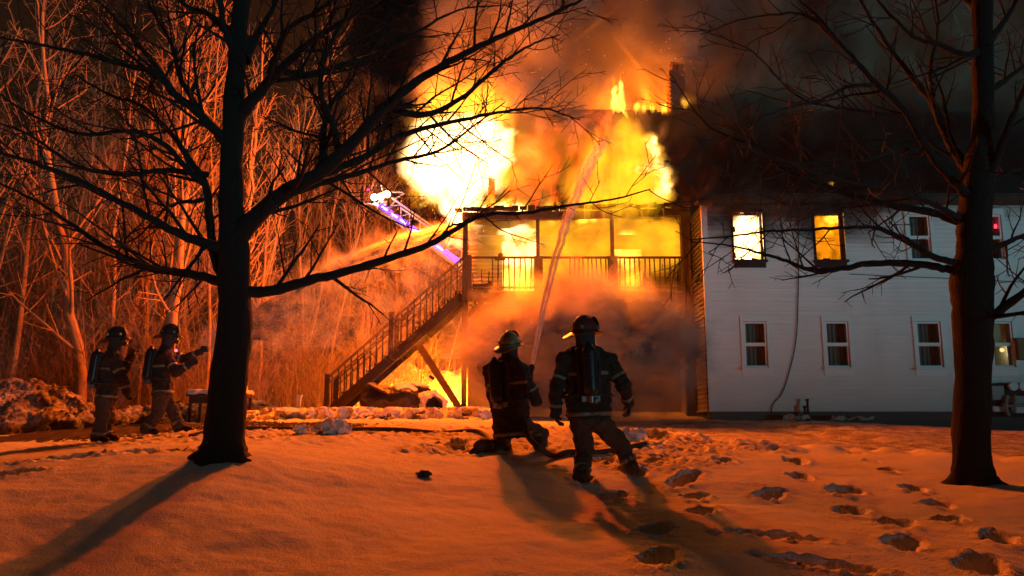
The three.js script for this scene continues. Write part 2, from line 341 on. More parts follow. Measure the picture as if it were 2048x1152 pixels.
// a sheet draped over the snow between two edges z0(x) (near) and z1(x) (far)
function sheet(name, x0, x1, nx, nz, near, far, lift, mat, rough, label) {
  const P = [], U = [], I = [];
  for (let j = 0; j <= nz; j++) for (let i = 0; i <= nx; i++) {
    const x = lerp(x0, x1, i / nx), z = lerp(near(x), far(x), j / nz), e = Math.min(1, 6 * Math.min(j / nz, 1 - j / nz, i / nx, 1 - i / nx));
    P.push(x, snowHeight(x, z) + lerp(-0.05, lift, e) + e * rough * (n2(x * 4, z * 4) * 0.5 + n2(x * 11, z * 12) * 0.35 + 0.4), z); U.push(x, z);
  }
  for (let j = 0; j < nz; j++) for (let i = 0; i < nx; i++) { const a = j * (nx + 1) + i; I.push(a, a + 1, a + nx + 1, a + 1, a + nx + 2, a + nx + 1); }
  const g = new THREE.BufferGeometry();
  g.setAttribute('position', new THREE.Float32BufferAttribute(P, 3)); g.setAttribute('uv', new THREE.Float32BufferAttribute(U, 2)); g.setIndex(I); g.computeVertexNormals();
  return tag(mesh(name, g, mat), label, null, null, 'structure');
}
sheet('drive', 1.6, 22, 300, 90, (x) => crestZ(x) - 0.3 + 0.15 * n2(x * 1.5, 3), (x) => -21.1, 0.02, M.drive, 0.03, 'thin dirty snow strip along the white house wall');
{
  const e = [[-60, 898], [0, 893], [180, 886], [300, 872], [450, 862], [600, 860], [900, 862]].map(([a, b]) => onGround(a, b));
  const f = [[-60, 868], [0, 866], [180, 850], [300, 845], [450, 846], [600, 848], [900, 850]].map(([a, b]) => onGround(a, b));
  const ip = (L, x) => { for (let i = 1; i < L.length; i++) if (x < L[i].x) return lerp(L[i - 1].z, L[i].z, clamp((x - L[i - 1].x) / (L[i].x - L[i - 1].x), 0, 1)); return L.at(-1).z; };
  sheet('track', -12, -1.4, 220, 40, (x) => ip(e, x) + 0.12 * n2(x * 2, 9), (x) => ip(f, x) + 0.15 * n2(x * 1.7, 4), 0.012, M.track, 0.03, 'trodden brown track in front of the woods');
}
// ploughed snow banks: heaps of chunks
function heap(name, label, list, mat, h = 0.07) {
  const lo = V(1e9, 1e9, 1e9), hi = V(-1e9, -1e9, -1e9);
  for (const [c, r] of list) { lo.min(V(c.x - r.x * 1.25, c.y - 0.3, c.z - r.z * 1.25)); hi.max(V(c.x + r.x * 1.25, c.y + r.y * 1.35, c.z + r.z * 1.25)); }
  const g = nets((x, y, z) => {
    let d = 1e9;
    for (const [c, r] of list) { const k = Math.hypot((x - c.x) / r.x, (y - c.y) / r.y, (z - c.z) / r.z); d = smin(d, (k - 1) * Math.min(r.x, r.y, r.z), 0.12); }
    return d + 0.16 * n3(x * 1.3, y * 1.6, z * 1.3) + 0.1 * (0.5 - Math.abs(n3(x * 2.9, y * 3.6, z * 2.9))) + 0.045 * n3(x * 8, y * 8, z * 8) + 0.02 * n3(x * 17, y * 17, z * 17) - 0.04;
  }, lo, hi, h);
  return tag(mesh(name, g, mat), label, null, null, 'structure');
}
const gp = (px, py, up = 0) => { const p = onGround(px, py); p.y += up; return p; };
const gxz = (px, py, D, up = 0) => { const p = at(px, py, D); p.y = groundAt(p.x, p.z) + up; return p; };
heap('snow_bank', 'tall ploughed snow bank with dirty lumps at the left edge', [[gxz(20, 850, 20.4), V(1.35, 1.25, 1.1)], [gxz(85, 850, 20.6), V(1.0, 1.1, 1.0)], [gxz(-70, 850, 20.4), V(1.5, 1.1, 1.1)], [gxz(130, 850, 20.4), V(0.75, 0.75, 0.9)], [gxz(45, 860, 19.5), V(1.0, 0.5, 0.75)], [gxz(-30, 860, 19.6), V(1.0, 0.55, 0.75)], [gxz(120, 860, 19.7), V(0.75, 0.38, 0.65)]], M.dirtySnow, 0.05);
heap('snow_bank', 'low snow bank along the far side of the brown track', [170, 215, 260, 300, 345, 390, 430, 470, 510].map((x, i) => [gxz(x, 845, 21.2 + i * 0.1), V(0.7, 0.42 + 0.07 * Math.sin(i * 2.1), 0.6)]), M.dirtySnow, 0.05);
heap('snow_bank', 'lumpy snow ridge in front of the wooden stairs', [520, 570, 625, 680, 710, 740, 770, 800, 840, 880, 920, 945].map((x, i) => [gxz(x, 835, 19.2 + 0.25 * Math.sin(i * 1.7)), V(0.5, [0.14, 0.14, 0.12, 0.18, 0.16, 0.1, 0.08, 0.07, 0.08, 0.12, 0.18, 0.14][i], 0.5)]), M.snow, 0.045);
heap('snow_bank', 'bright snow mound behind the stairs in front of the parked car', [745, 790, 835, 880, 930].map((x, i) => [gxz(x, 800, 29.5), V(1.1, [1.25, 1.35, 1.1, 0.95, 1.1][i], 0.9)]), M.snow, 0.07);

// ---------------------------------------------------------------- the house
const Z0 = -21, ZB = -24.4, XC = 5.08, XR = 23, XL = -1.32, GY = 2.1, EAVE = 7.55, RIDGE = [12.6, -27];
const pxX = (px, py, D) => at(px, py, D).x, pxY = (py, D) => at(1024, py, D).y;
const house = thing('house', 'two storey white clapboard house on fire, dark shingle roof', 'house', V(0, 0, 0));
function soot(x, y) {                                          // stains of this fire: around the burnt windows and up to the eaves
  const st = (cx, cy, rx, ry) => 1 - smoothstep(Math.hypot((x - cx) / rx, (y - cy) / (y > cy ? ry : ry * 0.6)) + 0.25 * fbm(x * 1.7, y * 1.7, 4), 0.35, 1.1);
  let s = Math.max(st(6.2, 7.1, 1.3, 1.7), st(8.2, 7.0, 1.2, 1.5), st(9.1, 7.4, 1.0, 0.7) * 0.9, 0.9 * smoothstep(y + 0.45 * fbm(x * 0.9, y * 0.7), 6.2, 7.25) * (1 - smoothstep(x + 0.5 * fbm(x, y), 9.2, 10.6)), 0.55 * smoothstep(y + 0.3 * fbm(x * 1.3, y), 6.9, 7.6), 0.1 * smoothstep(fbm(x * 1.6, y * 0.22, 3), 0, 0.6));
  const w = 1 - 0.93 * clamp(s, 0, 1), g = 0.94 + 0.05 * fbm(x * 0.8, y * 6, 3);
  return [w * g, w * g * lerp(0.9, 1, w), w * g * lerp(0.82, 1, w)];
}
function clapboards(x0, x1, y0, y1, z, holes, stain, place) {
  const P = [], N = [], U = [], C = [], I = [], E = 0.122;
  for (let y = y0, row = 0; y < y1 - 0.01; y += E, row++) {
    const yt = Math.min(y + E, y1), cut = holes.filter((h) => h[3] > y + 0.02 && h[2] < yt - 0.02).sort((a, b) => a[0] - b[0]);
    let x = x0; const runs = [];
    for (const h of cut) { if (h[0] > x) runs.push([x, h[0]]); x = Math.max(x, h[1]); }
    if (x < x1) runs.push([x, x1]);
    for (const [a, b] of runs) {
      const n = Math.max(1, Math.round((b - a) / 0.35)), jit = 0.004 * n2(row * 3.1, a), base = P.length / 3;
      for (let k = 0; k <= n; k++) {
        const X = lerp(a, b, k / n), w = 0.002 * n2(X * 0.9, row * 1.7), c = stain ? soot(X, y) : [0.95, 0.95, 0.95];
        for (const [yy, zz, ny, nz] of [[yt + 0.01, z + 0.004, 0.13, 0.99], [y + w, z + 0.05 + jit, 0.13, 0.99], [y + w, z + 0.05 + jit, -1, 0], [y + w, z, -1, 0]]) { P.push(X, yy, zz); N.push(0, ny, nz); U.push(X, yy); C.push(...c); }
      }
      for (let k = 0; k < n; k++) for (const q of [0, 2]) { const i = base + k * 4 + q; I.push(i, i + 1, i + 4, i + 1, i + 5, i + 4); }
    }
  }
  const g = new THREE.BufferGeometry();
  g.setAttribute('position', new THREE.Float32BufferAttribute(P, 3)); g.setAttribute('normal', new THREE.Float32BufferAttribute(N, 3)); g.setAttribute('uv', new THREE.Float32BufferAttribute(U, 2)); g.setAttribute('color', new THREE.Float32BufferAttribute(C, 3)); g.setIndex(I);
  if (place) g.applyMatrix4(place);
  return g;
}
const lower = [[1478, 1543], [1641, 1707], [1823, 1892], [1973, 2035]].map(([a, b]) => [pxX(a + 3, 690, 21), pxX(b - 3, 690, 21), 3.16, 4.5]);
const upper = [[1465, 1528], [1625, 1689], [1810, 1866], [1965, 2010]].map(([a, b]) => [pxX(a, 475, 21), pxX(b, 475, 21), 5.98, 7.36]);
const farther = [[14.2, 15.05], [16.6, 17.45], [19.2, 20.05]].flatMap(([a, b]) => [[a, b, 3.16, 4.5], [a, b, 5.98, 7.36]]);
const holes = [...lower, ...upper, ...farther];
tag(mesh('clapboard', clapboards(XC + 0.1, XR - 0.1, GY, EAVE, Z0, holes, true), M.siding, house), null, null, null, 'stuff');
{ // side of the right part, blackened where it adjoins the burning balcony
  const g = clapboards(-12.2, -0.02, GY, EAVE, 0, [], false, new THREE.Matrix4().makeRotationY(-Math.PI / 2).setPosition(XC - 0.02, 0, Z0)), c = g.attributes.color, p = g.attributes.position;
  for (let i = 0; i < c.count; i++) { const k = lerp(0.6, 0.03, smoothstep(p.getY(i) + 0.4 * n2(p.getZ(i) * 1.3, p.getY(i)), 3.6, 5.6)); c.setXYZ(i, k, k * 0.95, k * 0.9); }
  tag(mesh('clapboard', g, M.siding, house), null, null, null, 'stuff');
}
{
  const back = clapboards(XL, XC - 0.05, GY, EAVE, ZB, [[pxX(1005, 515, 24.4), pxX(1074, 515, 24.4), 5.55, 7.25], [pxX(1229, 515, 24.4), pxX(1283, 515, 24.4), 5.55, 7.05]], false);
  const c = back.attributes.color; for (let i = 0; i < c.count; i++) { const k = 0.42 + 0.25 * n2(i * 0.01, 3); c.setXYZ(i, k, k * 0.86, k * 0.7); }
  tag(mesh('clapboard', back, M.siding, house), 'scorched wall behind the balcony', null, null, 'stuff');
}
mesh('foundation', merge([box((XC + XR) / 2, 1.2, Z0 - 0.22, XR - XC, 1.8, 0.4), box((XL + XC) / 2, 1.3, ZB - 0.2, XC - XL, 1.6, 0.36)]), M.concrete, house);
mesh('corner_board', merge([box(XC + 0.03, (GY + EAVE) / 2, Z0 + 0.012, 0.16, EAVE - GY, 0.05), ]), M.trim, house);
mesh('corner_board', box(XC - 0.03, (GY + EAVE) / 2, Z0 - 0.07, 0.05, EAVE - GY, 0.11), M.scorched, house);
mesh('downspout', merge([rod(V(XC - 0.09, GY + 0.1, Z0 - 1.25), V(XC - 0.09, EAVE - 0.2, Z0 - 1.25), 0.045, 10), rod(V(XC - 0.09, GY + 0.1, Z0 - 1.25), V(XC - 0.24, GY - 0.05, Z0 - 1.2), 0.045, 10)]), M.scorched, house);
mesh('wall', merge([box((XC + XR) / 2, 5.2, -33.3, XR - XC, 6.4, 0.2), box(XR, 5.2, -27.2, 0.2, 6.4, 12), box((XL + XC) / 2, 5.2, -33.3, XC - XL, 6.4, 0.2), box(XL + 0.1, 5.0, -28.9, 0.2, 5.9, 8.8)]), M.siding.clone(), house).material.vertexColors = false;
mesh('inner_wall', merge([box((XC + XR) / 2 + 1, 5.2, Z0 - 3.2, XR - XC - 2.2, 6.2, 0.12), box((XC + XR) / 2, 5.45, Z0 - 1.7, XR - XC - 0.4, 0.2, 2.9), box((XL + XC) / 2, 5.45, ZB - 1.8, XC - XL - 0.4, 0.2, 3.0), ...[7.1, 9.6, 12.0, 13.9, 15.9, 18.4].map((x) => box(x, 5.2, Z0 - 1.7, 0.12, 6.1, 2.9))]), M.room, house);
mesh('eave', merge([box((XC + XR) / 2, EAVE + 0.02, Z0 + 0.2, XR - XC + 0.4, 0.06, 0.44), box((XC + XR) / 2, EAVE + 0.1, Z0 + 0.43, XR - XC + 0.4, 0.18, 0.04)]), M.scorched, house);
// window builder: casing, sill, sashes and panes
function windowAt([x0, x1, y0, y1], z, state, label) {
  const w = new THREE.Group(); w.name = 'window'; w.userData.label = label; w.position.set((x0 + x1) / 2, y0, z); house.add(w);
  const W = x1 - x0, H = y1 - y0, burnt = state === 'burnt', cs = burnt ? 0.035 : 0.085;
  const mat = burnt ? M.char : M.trim;
  const j = () => burnt ? rr(-0.03, 0.03) : 0;
  mesh('casing', merge([box(-W / 2 + cs / 2 + j(), H / 2, 0.032, cs, H, 0.07), box(W / 2 - cs / 2 + j(), H / 2, 0.032, cs, H, 0.07), box(0, H - cs / 2 + j(), 0.034, W - 2 * cs, cs, 0.07)]), mat, w);
  mesh('sill', box(0, 0.03, 0.06, W + 0.06, 0.06, 0.16), mat, w); mesh('apron', box(0, -0.07, 0.02, W, 0.14, 0.07), mat, w); mesh('head_board', box(0, H + 0.04, 0.02, W, 0.08, 0.07), mat, w);
  mesh('jamb', merge([box(-W / 2 + cs, H / 2, -0.13, 0.02, H, 0.2), box(W / 2 - cs, H / 2, -0.13, 0.02, H, 0.2), box(0, H - cs, -0.13, W - 2 * cs, 0.02, 0.2), box(0, 0.07, -0.13, W - 2 * cs, 0.02, 0.2)]), burnt ? M.char : M.greyPaint, w);
  if (burnt) {                                                  // glass gone: shards of frame and ragged charred edge
    for (let k = 0; k < 16; k++) { const e = rnd(); mesh('charred_shard', e < 0.5 ? box((rnd() < 0.5 ? -1 : 1) * (W / 2 - cs - 0.015), rr(0.1, H - 0.1), -0.02, rr(0.02, 0.07), rr(0.05, 0.2), 0.03, rr(-0.3, 0.3)) : box(rr(-W / 2 + 0.1, W / 2 - 0.1), e < 0.75 ? 0.09 : H - cs - 0.01, -0.02, rr(0.05, 0.2), rr(0.02, 0.07), 0.03, rr(-0.3, 0.3)), M.char, w); }
    return w;
  }
  if (state === 'whole') { const g = new THREE.PlaneGeometry(W - 2 * cs - 0.04, H - 0.2, 40, 1).translate(0, H / 2, -0.2), p = g.attributes.position; for (let i = 0; i < p.count; i++) p.setZ(i, -0.2 + 0.02 * Math.sin(p.getX(i) * 55 + x0)); g.computeVertexNormals(); mesh('curtain', g, M.curtain, w); }
  const iw = W - 2 * cs - 0.02, hh = (H - cs - 0.08) / 2;
  for (const k of [0, 1]) {
    const y = 0.07 + k * hh, zz = 0.0 + k * 0.022;
    const s = mesh('sash', merge([box(-iw / 2 + 0.02, y + hh / 2, zz, 0.04, hh, 0.03), box(iw / 2 - 0.02, y + hh / 2, zz, 0.04, hh, 0.03), box(0, y + hh - 0.022, zz, iw - 0.08, 0.044, 0.03), box(0, y + 0.022, zz, iw - 0.08, 0.044, 0.03)]), M.trim, w);
    mesh('pane', new THREE.PlaneGeometry(iw - 0.08, hh - 0.088).translate(0, y + hh / 2, zz), M.glass, s);
  }
  return w;
}
lower.forEach((r, i) => windowAt(r, Z0, i < 3 ? 'whole' : 'lit', ['ground floor window nearest the house corner', 'ground floor window second from the corner', 'ground floor window left of the right tree', 'dimly lit ground floor window right of the right tree'][i]));
upper.forEach((r, i) => windowAt(r, Z0, i < 2 ? 'burnt' : 'whole', ['burnt out upper window with white hot flames', 'burnt out upper window with orange flames', 'dark upper window left of the right tree', 'dark upper window half behind the right tree'][i]));
farther.forEach((r) => windowAt(r, Z0, 'whole'));
{ // blinds in the lit room and a lamp behind: the fourth ground floor window glows faintly
  const r = lower[3], b = [];
  for (let k = 0; k < 12; k++) b.push(box((r[0] + r[1]) / 2, r[3] - 0.16 - k * 0.045, Z0 - 0.16, r[1] - r[0] - 0.24, 0.04, 0.006, 0, 0, 0.4));
  mesh('blind', merge(b), std(0.55, 0.48, 0.28, 0.8), house);
  const l = at(2004, 700, 22.6); mesh('room_lamp', new THREE.SphereGeometry(0.06, 12, 8).translate(l.x, l.y, l.z), unlit(1.2, 0.9, 0.35), house);
  lamp('room_lamp_light', l, [1, 0.8, 0.35], 0.5, 0.03);
}
// roofs: courses of shingles on the right part, charred rafters over the left
function courses(x0, x1, n, zf, yf, zr, yr) {
  const g = [], a = Math.atan2(yr - yf, zf - zr), L = Math.hypot(yr - yf, zf - zr) / n;
  for (let k = 0; k < n; k++) { const t = (k + 0.5) / n; g.push(box((x0 + x1) / 2, lerp(yf, yr, t) + 0.02, lerp(zf, zr, t), x1 - x0, 0.02, L * 1.08, 0, 0, a + 0.035)); }
  return merge(g);
}
mesh('roof', merge([courses(XC - 0.3, XR + 0.3, 44, Z0 + 0.45, EAVE + 0.12, RIDGE[1], RIDGE[0]), courses(XC - 0.3, XR + 0.3, 10, -33.6, EAVE + 0.12, RIDGE[1] - 0.01, RIDGE[0] - 0.01)]), M.shingle, house);
const leftRoof = new THREE.Group(); leftRoof.name = 'burnt_roof'; leftRoof.userData.label = 'charred rafters of the burning left roof'; house.add(leftRoof);
for (let k = 0; k < 9; k++) { const x = lerp(-0.6, XC - 0.6, k / 8); mesh('rafter', bar(V(x, EAVE + 0.2, -22.6), V(x + rr(-0.1, 0.1), RIDGE[0] - 0.05, RIDGE[1]), 0.07, 0.2, V(1, 0, 0.01)), M.char, leftRoof); }
mesh('ridge_beam', bar(V(1.6, RIDGE[0], RIDGE[1]), V(XC, RIDGE[0], RIDGE[1]), 0.2, 0.08), M.char, leftRoof);
mesh('sheathing', box((XC + XL) / 2, 10.05, -30.3, XC - XL, 0.05, 8.1, 0, 0, -Math.atan2(5, 6.4)), M.char, leftRoof);
{ // gable over the balcony: two rakes, studs, and the dormer's roof slopes behind them
  const pk = at(1236, 228, 22.9), lf = at(1128, 402, 22.9), rt = at(1350, 395, 22.9), g = new THREE.Group(); g.name = 'gable'; house.add(g);
  mesh('rake_board', bar(rt, pk, 0.24, 0.12), M.char, g); mesh('rake_board', bar(lf, pk, 0.2, 0.12), M.char, g);
  for (const t of [0.22, 0.42, 0.62, 0.8]) { const b = lf.clone().lerp(rt, t), e = t < 0.5 ? lf.clone().lerp(pk, t * 2 - 0.05) : rt.clone().lerp(pk, (1 - t) * 2 - 0.05); e.x = b.x; b.z = e.z = -23; mesh('stud', bar(b, e, 0.08, 0.08), M.char, g); }
  for (const [a, s] of [[rt, 1], [lf, -1]]) {
    const q = new THREE.BufferGeometry(), c = [pk.x, pk.y, pk.z, a.x + 0.05 * s, a.y - 0.1, a.z, pk.x, pk.y, -26.6, a.x + 0.05 * s, a.y - 0.1, -24.2], o = 0.08 * s;
    q.setAttribute('position', new THREE.Float32BufferAttribute([...c, ...c.map((v, i) => i % 3 === 0 ? v + o : v)], 3)); q.setIndex([0, 1, 2, 1, 3, 2, 4, 6, 5, 5, 6, 7, 0, 4, 1, 1, 4, 5, 2, 3, 6, 3, 7, 6]); q.computeVertexNormals();
    mesh('slope', q, M.char, g);
  }
}
{ // chimney of brick courses with a tilted cap
  const c = at(1354, 225, 26.9), top = at(1355, 146, 26.9), w = 0.5, ch = new THREE.Group(); ch.name = 'chimney'; ch.position.set(c.x, 0, -26.9); house.add(ch);
  const y0 = 11.4, n = Math.round((top.y - y0) / 0.075);
  const geos = [0, 1, 2].map((k) => box(0, 0, 0, 0.19, 0.062, 0.1));
  const b = [box(0, (y0 + top.y) / 2, 0, w - 0.03, top.y - y0, w - 0.03)];
  for (let r = 0; r < n; r++) for (let s = 0; s < 4; s++) for (let k = 0; k < 3; k++) {
    const u = -w / 2 + (k + 0.5) * w / 3 + (r % 2 ? 0.04 : -0.04); if (Math.abs(u) > w / 2) continue;
    const q = box(u, y0 + r * 0.075 + 0.04, w / 2 - 0.035 + rr(0, 0.008), Math.min(0.15, w / 3 - 0.012), 0.064, 0.06); q.rotateY(s * Math.PI / 2); b.push(q);
  }
  tag(mesh('brick', merge(b), M.brick, ch), null, null, null, 'stuff');
  mesh('cap', merge([box(-0.08, top.y + 0.1, 0, 0.14, 0.2, w * 0.9), box(0.14, top.y + 0.08, 0, 0.14, 0.16, w * 0.9), box(0.03, top.y + 0.24, 0, 0.5, 0.06, w + 0.05, -0.13)]), M.brick, ch);
}
// ---------------------------------------------------------------- balcony with its rails
const DZ = -22.5, DY = pxY(582, 22.5), RY = pxY(515, 22.5), BY = pxY(432, 22.5);
const balcony = thing('balcony', 'charred wooden balcony on the burning left part of the house', 'balcony', V(0, 0, 0));
const post = (px, y0, y1, w, mat = M.scorched) => { const x = pxX(px, 560, 22.5); return mesh('post', box(x, (y0 + y1) / 2, DZ, w, y1 - y0, w), mat, balcony); };
post(930, groundAt(XL, DZ) - 0.2, BY + 0.1, 0.14); post(934, DY - 0.3, RY + 0.05, 0.26);
post(1076, DY - 0.1, BY, 0.1); post(1077, DY - 0.2, RY + 0.02, 0.24); post(1226, DY - 0.1, BY, 0.1); post(1226, DY - 0.2, RY + 0.02, 0.25); post(1374, 1.9, BY + 0.1, 0.26);
for (let k = 0; k < 12; k++) mesh('deck_board', box((XL + XC) / 2, DY - 0.02, DZ - 0.05 - k * 0.155, XC - XL, 0.035, 0.145), M.deckWood, balcony);
mesh('joist', box((XL + XC) / 2, DY - 0.16, DZ + 0.06, XC - XL, 0.22, 0.05), M.scorched, balcony);
for (let k = 0; k < 10; k++) mesh('joist', box(lerp(XL + 0.2, XC - 0.2, k / 9), DY - 0.15, DZ - 0.95, 0.05, 0.2, 1.85), M.scorched, balcony);
mesh('roof_beam', bar(V(XL - 0.1, BY - 0.03, DZ), V(1.9, BY + 0.02, DZ), 0.22, 0.16), M.scorched, balcony);
mesh('roof_beam', bar(V(1.9, BY + 0.02, DZ), V(XC, BY + 0.12, DZ), 0.2, 0.16), M.scorched, balcony);
mesh('roof_edge', (() => { const g = []; for (let x = XL - 0.2; x < XC; x += 0.23) g.push(box(x, BY + 0.16 + 0.02 * (x - XL) + rr(-0.03, 0.03), DZ + 0.12, rr(0.18, 0.3), rr(0.06, 0.14), 0.2, rr(-0.1, 0.1))); return merge(g); })(), M.char, balcony);
mesh('ceiling', box((XL + XC) / 2, BY + 0.1, DZ - 0.95, XC - XL, 0.04, 1.7), M.char, balcony);
mesh('handrail', box((XL + 1) / 2, RY, DZ, 1 - XL, 0.05, 0.09), M.scorched, balcony); mesh('handrail', box((XC + 0.9) / 2, RY, DZ, XC - 0.9, 0.05, 0.09), M.scorched, balcony);
mesh('lower_rail', box((XL + XC) / 2, DY + 0.1, DZ, XC - XL - 0.3, 0.05, 0.05), M.scorched, balcony);
for (const [a, b, n] of [[985, 1062, 7], [1140, 1212, 8], [1240, 1360, 12]]) for (let k = 0; k <= n; k++) {
  const x = pxX(lerp(a, b, k / n), 548, 22.5); mesh('baluster', box(x, (DY + RY) / 2, DZ, 0.035, RY - DY - 0.05, 0.035, rr(-0.045, 0.045)), M.scorched, balcony);
}
mesh('brace', bar(at(976, 592, 22.5), at(936, 632, 22.5), 0.12, 0.1), M.scorched, balcony);
mesh('corner_plate', box(XL + 0.3, DY - 0.12, DZ + 0.1, 0.72, 0.26, 0.04), M.char, balcony);
{ const l = thing('rail_lantern', 'small dark lantern on the balcony rail', 'lantern', at(1001, 518, 22.45)); mesh('body', merge([cyl(0.05, 0.07, 0.12, 8).translate(0, 0.06, 0), box(-0.02, 0.0, 0, 0.3, 0.07, 0.07)]), M.char, l); mesh('hanging_strap', rod(V(-0.06, 0, 0.02), V(-0.06, -0.55, 0.02), 0.014), M.char, l); mesh('cap', cyl(0.08, 0.02, 0.06, 8).translate(0, 0.15, 0), M.char, l); }
{ // a burnt garden chair at the left end of the balcony
  const c = thing('garden_chair', 'burnt garden chair at the left end of the balcony', 'chair', V(at(962, 580, 22.9).x, DY, -22.9));
  mesh('seat', new RoundedBoxGeometry(0.5, 0.12, 0.45, 2, 0.04).translate(0, 0.2, 0), M.char, c);
  for (const [x, z] of [[-0.2, 0.18], [0.2, 0.18], [-0.2, -0.18], [0.2, -0.18]]) mesh('leg', cyl(0.02, 0.02, 0.16, 6).translate(x, 0.08, z), M.char, c);
  mesh('backrest', merge([rod(V(-0.22, 0.2, -0.2), V(-0.26, 0.62, -0.26), 0.015), rod(V(0.2, 0.2, -0.2), V(0.22, 0.7, -0.26), 0.015), rod(V(0.02, 0.2, -0.2), V(0.0, 0.75, -0.25), 0.012)]), M.char, c);
  mesh('armrest', box(0.28, 0.28, 0, 0.1, 0.05, 0.4, -0.25), M.char, c);
}
// ---------------------------------------------------------------- outside stair
const stair = thing('staircase', 'wooden outdoor staircase rising from the snow to the balcony', 'staircase', V(0, 0, 0));
{
  const top = V(XL - 0.05, DY, DZ), foot = V(at(648, 828, 22.4).x, groundAt(at(648, 828, 22.4).x, DZ) + 0.02, DZ), n = 17, dx = (top.x - foot.x) / n, dy = (top.y - foot.y) / n, w = 1.05;
  for (let k = 0; k < n; k++) {
    const x = foot.x + (k + 0.5) * dx, y = foot.y + (k + 1) * dy;
    mesh('tread', box(x, y - 0.02, DZ - w / 2, Math.abs(dx) + 0.03, 0.04, w), M.deckWood, stair);
    mesh('riser', box(x - dx / 2, y - dy / 2 - 0.01, DZ - w / 2, 0.025, dy - 0.02, w - 0.02), M.scorched, stair);
  }
  for (const z of [DZ + 0.03, DZ - w - 0.03]) {
    mesh('stringer', bar(V(foot.x, foot.y - 0.08, z), V(top.x, top.y - 0.14, z), 0.27, 0.045), M.scorched, stair);
    mesh('handrail', bar(V(foot.x + 0.05, foot.y + 0.98, z), V(top.x, top.y + 0.95, z), 0.06, 0.08), M.deckWood, stair);
    mesh('lower_rail', bar(V(foot.x + 0.05, foot.y + 0.8, z), V(top.x, top.y + 0.77, z), 0.04, 0.05), M.deckWood, stair);
    for (const [t, h, ww] of [[0.01, 1.05, 0.12], [0.47, 1.2, 0.13]]) mesh('newel_post', box(lerp(foot.x, top.x, t), lerp(foot.y, top.y, t) + h / 2 - 0.1, z, ww, h + 0.2, 0.1), M.scorched, stair);
    for (let k = 1; k < 22; k++) { if (Math.abs(k / 22 - 0.47) < 0.02) continue; const t = k / 22; mesh('baluster', box(lerp(foot.x, top.x, t), lerp(foot.y, top.y, t) + 0.45, z, 0.032, 0.98, 0.032), M.scorched, stair); }
  }
  mesh('brace', bar(at(838, 690, 22.42), at(922, 822, 22.42), 0.19, 0.09), M.deckWood, stair);
  mesh('bracket', box(at(863, 755, 22.4).x, at(863, 755, 22.4).y, DZ + 0.05, 0.16, 0.08, 0.08, -0.6), M.scorched, stair);
}
// ---------------------------------------------------------------- trees
function sub(pts, rs, t) {                                     // point, tangent and radius at the fraction t of a limb
  const L = pts.length - 1, k = Math.min(L - 1, Math.floor(t * L)), f = t * L - k;
  return [pts[k].clone().lerp(pts[k + 1], f), pts[k + 1].clone().sub(pts[k]).normalize(), lerp(rs[k], rs[k + 1], f)];
}
function shoot(from, dir, len, n, wander, lift) {
  const pts = [from.clone()], d = dir.clone(), step = len / n;
  for (let k = 0; k < n; k++) { d.x += gauss() * wander; d.y += gauss() * wander + lift; d.z += gauss() * wander; d.normalize(); pts.push(pts[k].clone().addScaledVector(d, step)); }
  return pts;
}
// spec per level: [shoots per metre, length, spread in degrees, radius share, lift, first fraction]
function ramify(B, pts, rs, spec, level = 0, side) {
  const s = spec[level]; if (!s) return;
  let L = 0; for (let k = 1; k < pts.length; k++) L += pts[k].distanceTo(pts[k - 1]);
  const n = Math.round(L * s.per + rnd() * 0.7);
  for (let k = 0; k < n; k++) {
    const t = lerp(s.from ?? 0.15, 1, (k + rnd()) / n), [p, d, r] = sub(pts, rs, t);
    const ax = V(gauss(), gauss(), gauss()).cross(d).normalize(), a = rad(s.deg * rr(0.65, 1.3)), dir = d.clone().multiplyScalar(Math.cos(a)).addScaledVector(ax, Math.sin(a));
    const len = s.len * rr(0.5, 1.25) * (1 - 0.45 * t), r0 = Math.max(s.min, Math.min(r * s.share, len * 0.03)), m = s.n, q = shoot(p, dir, len, m, s.wander ?? 0.13, s.lift ?? 0.02);
    const rs2 = q.map((_, i) => lerp(r0, Math.max(s.min * 0.7, r0 * 0.35), i / m));
    B.tube(q, rs2, s.sides);
    ramify(B, q, rs2, spec, level + 1);
  }
}
const smooth = (pts, n) => new THREE.CatmullRomCurve3(pts).getPoints(n);
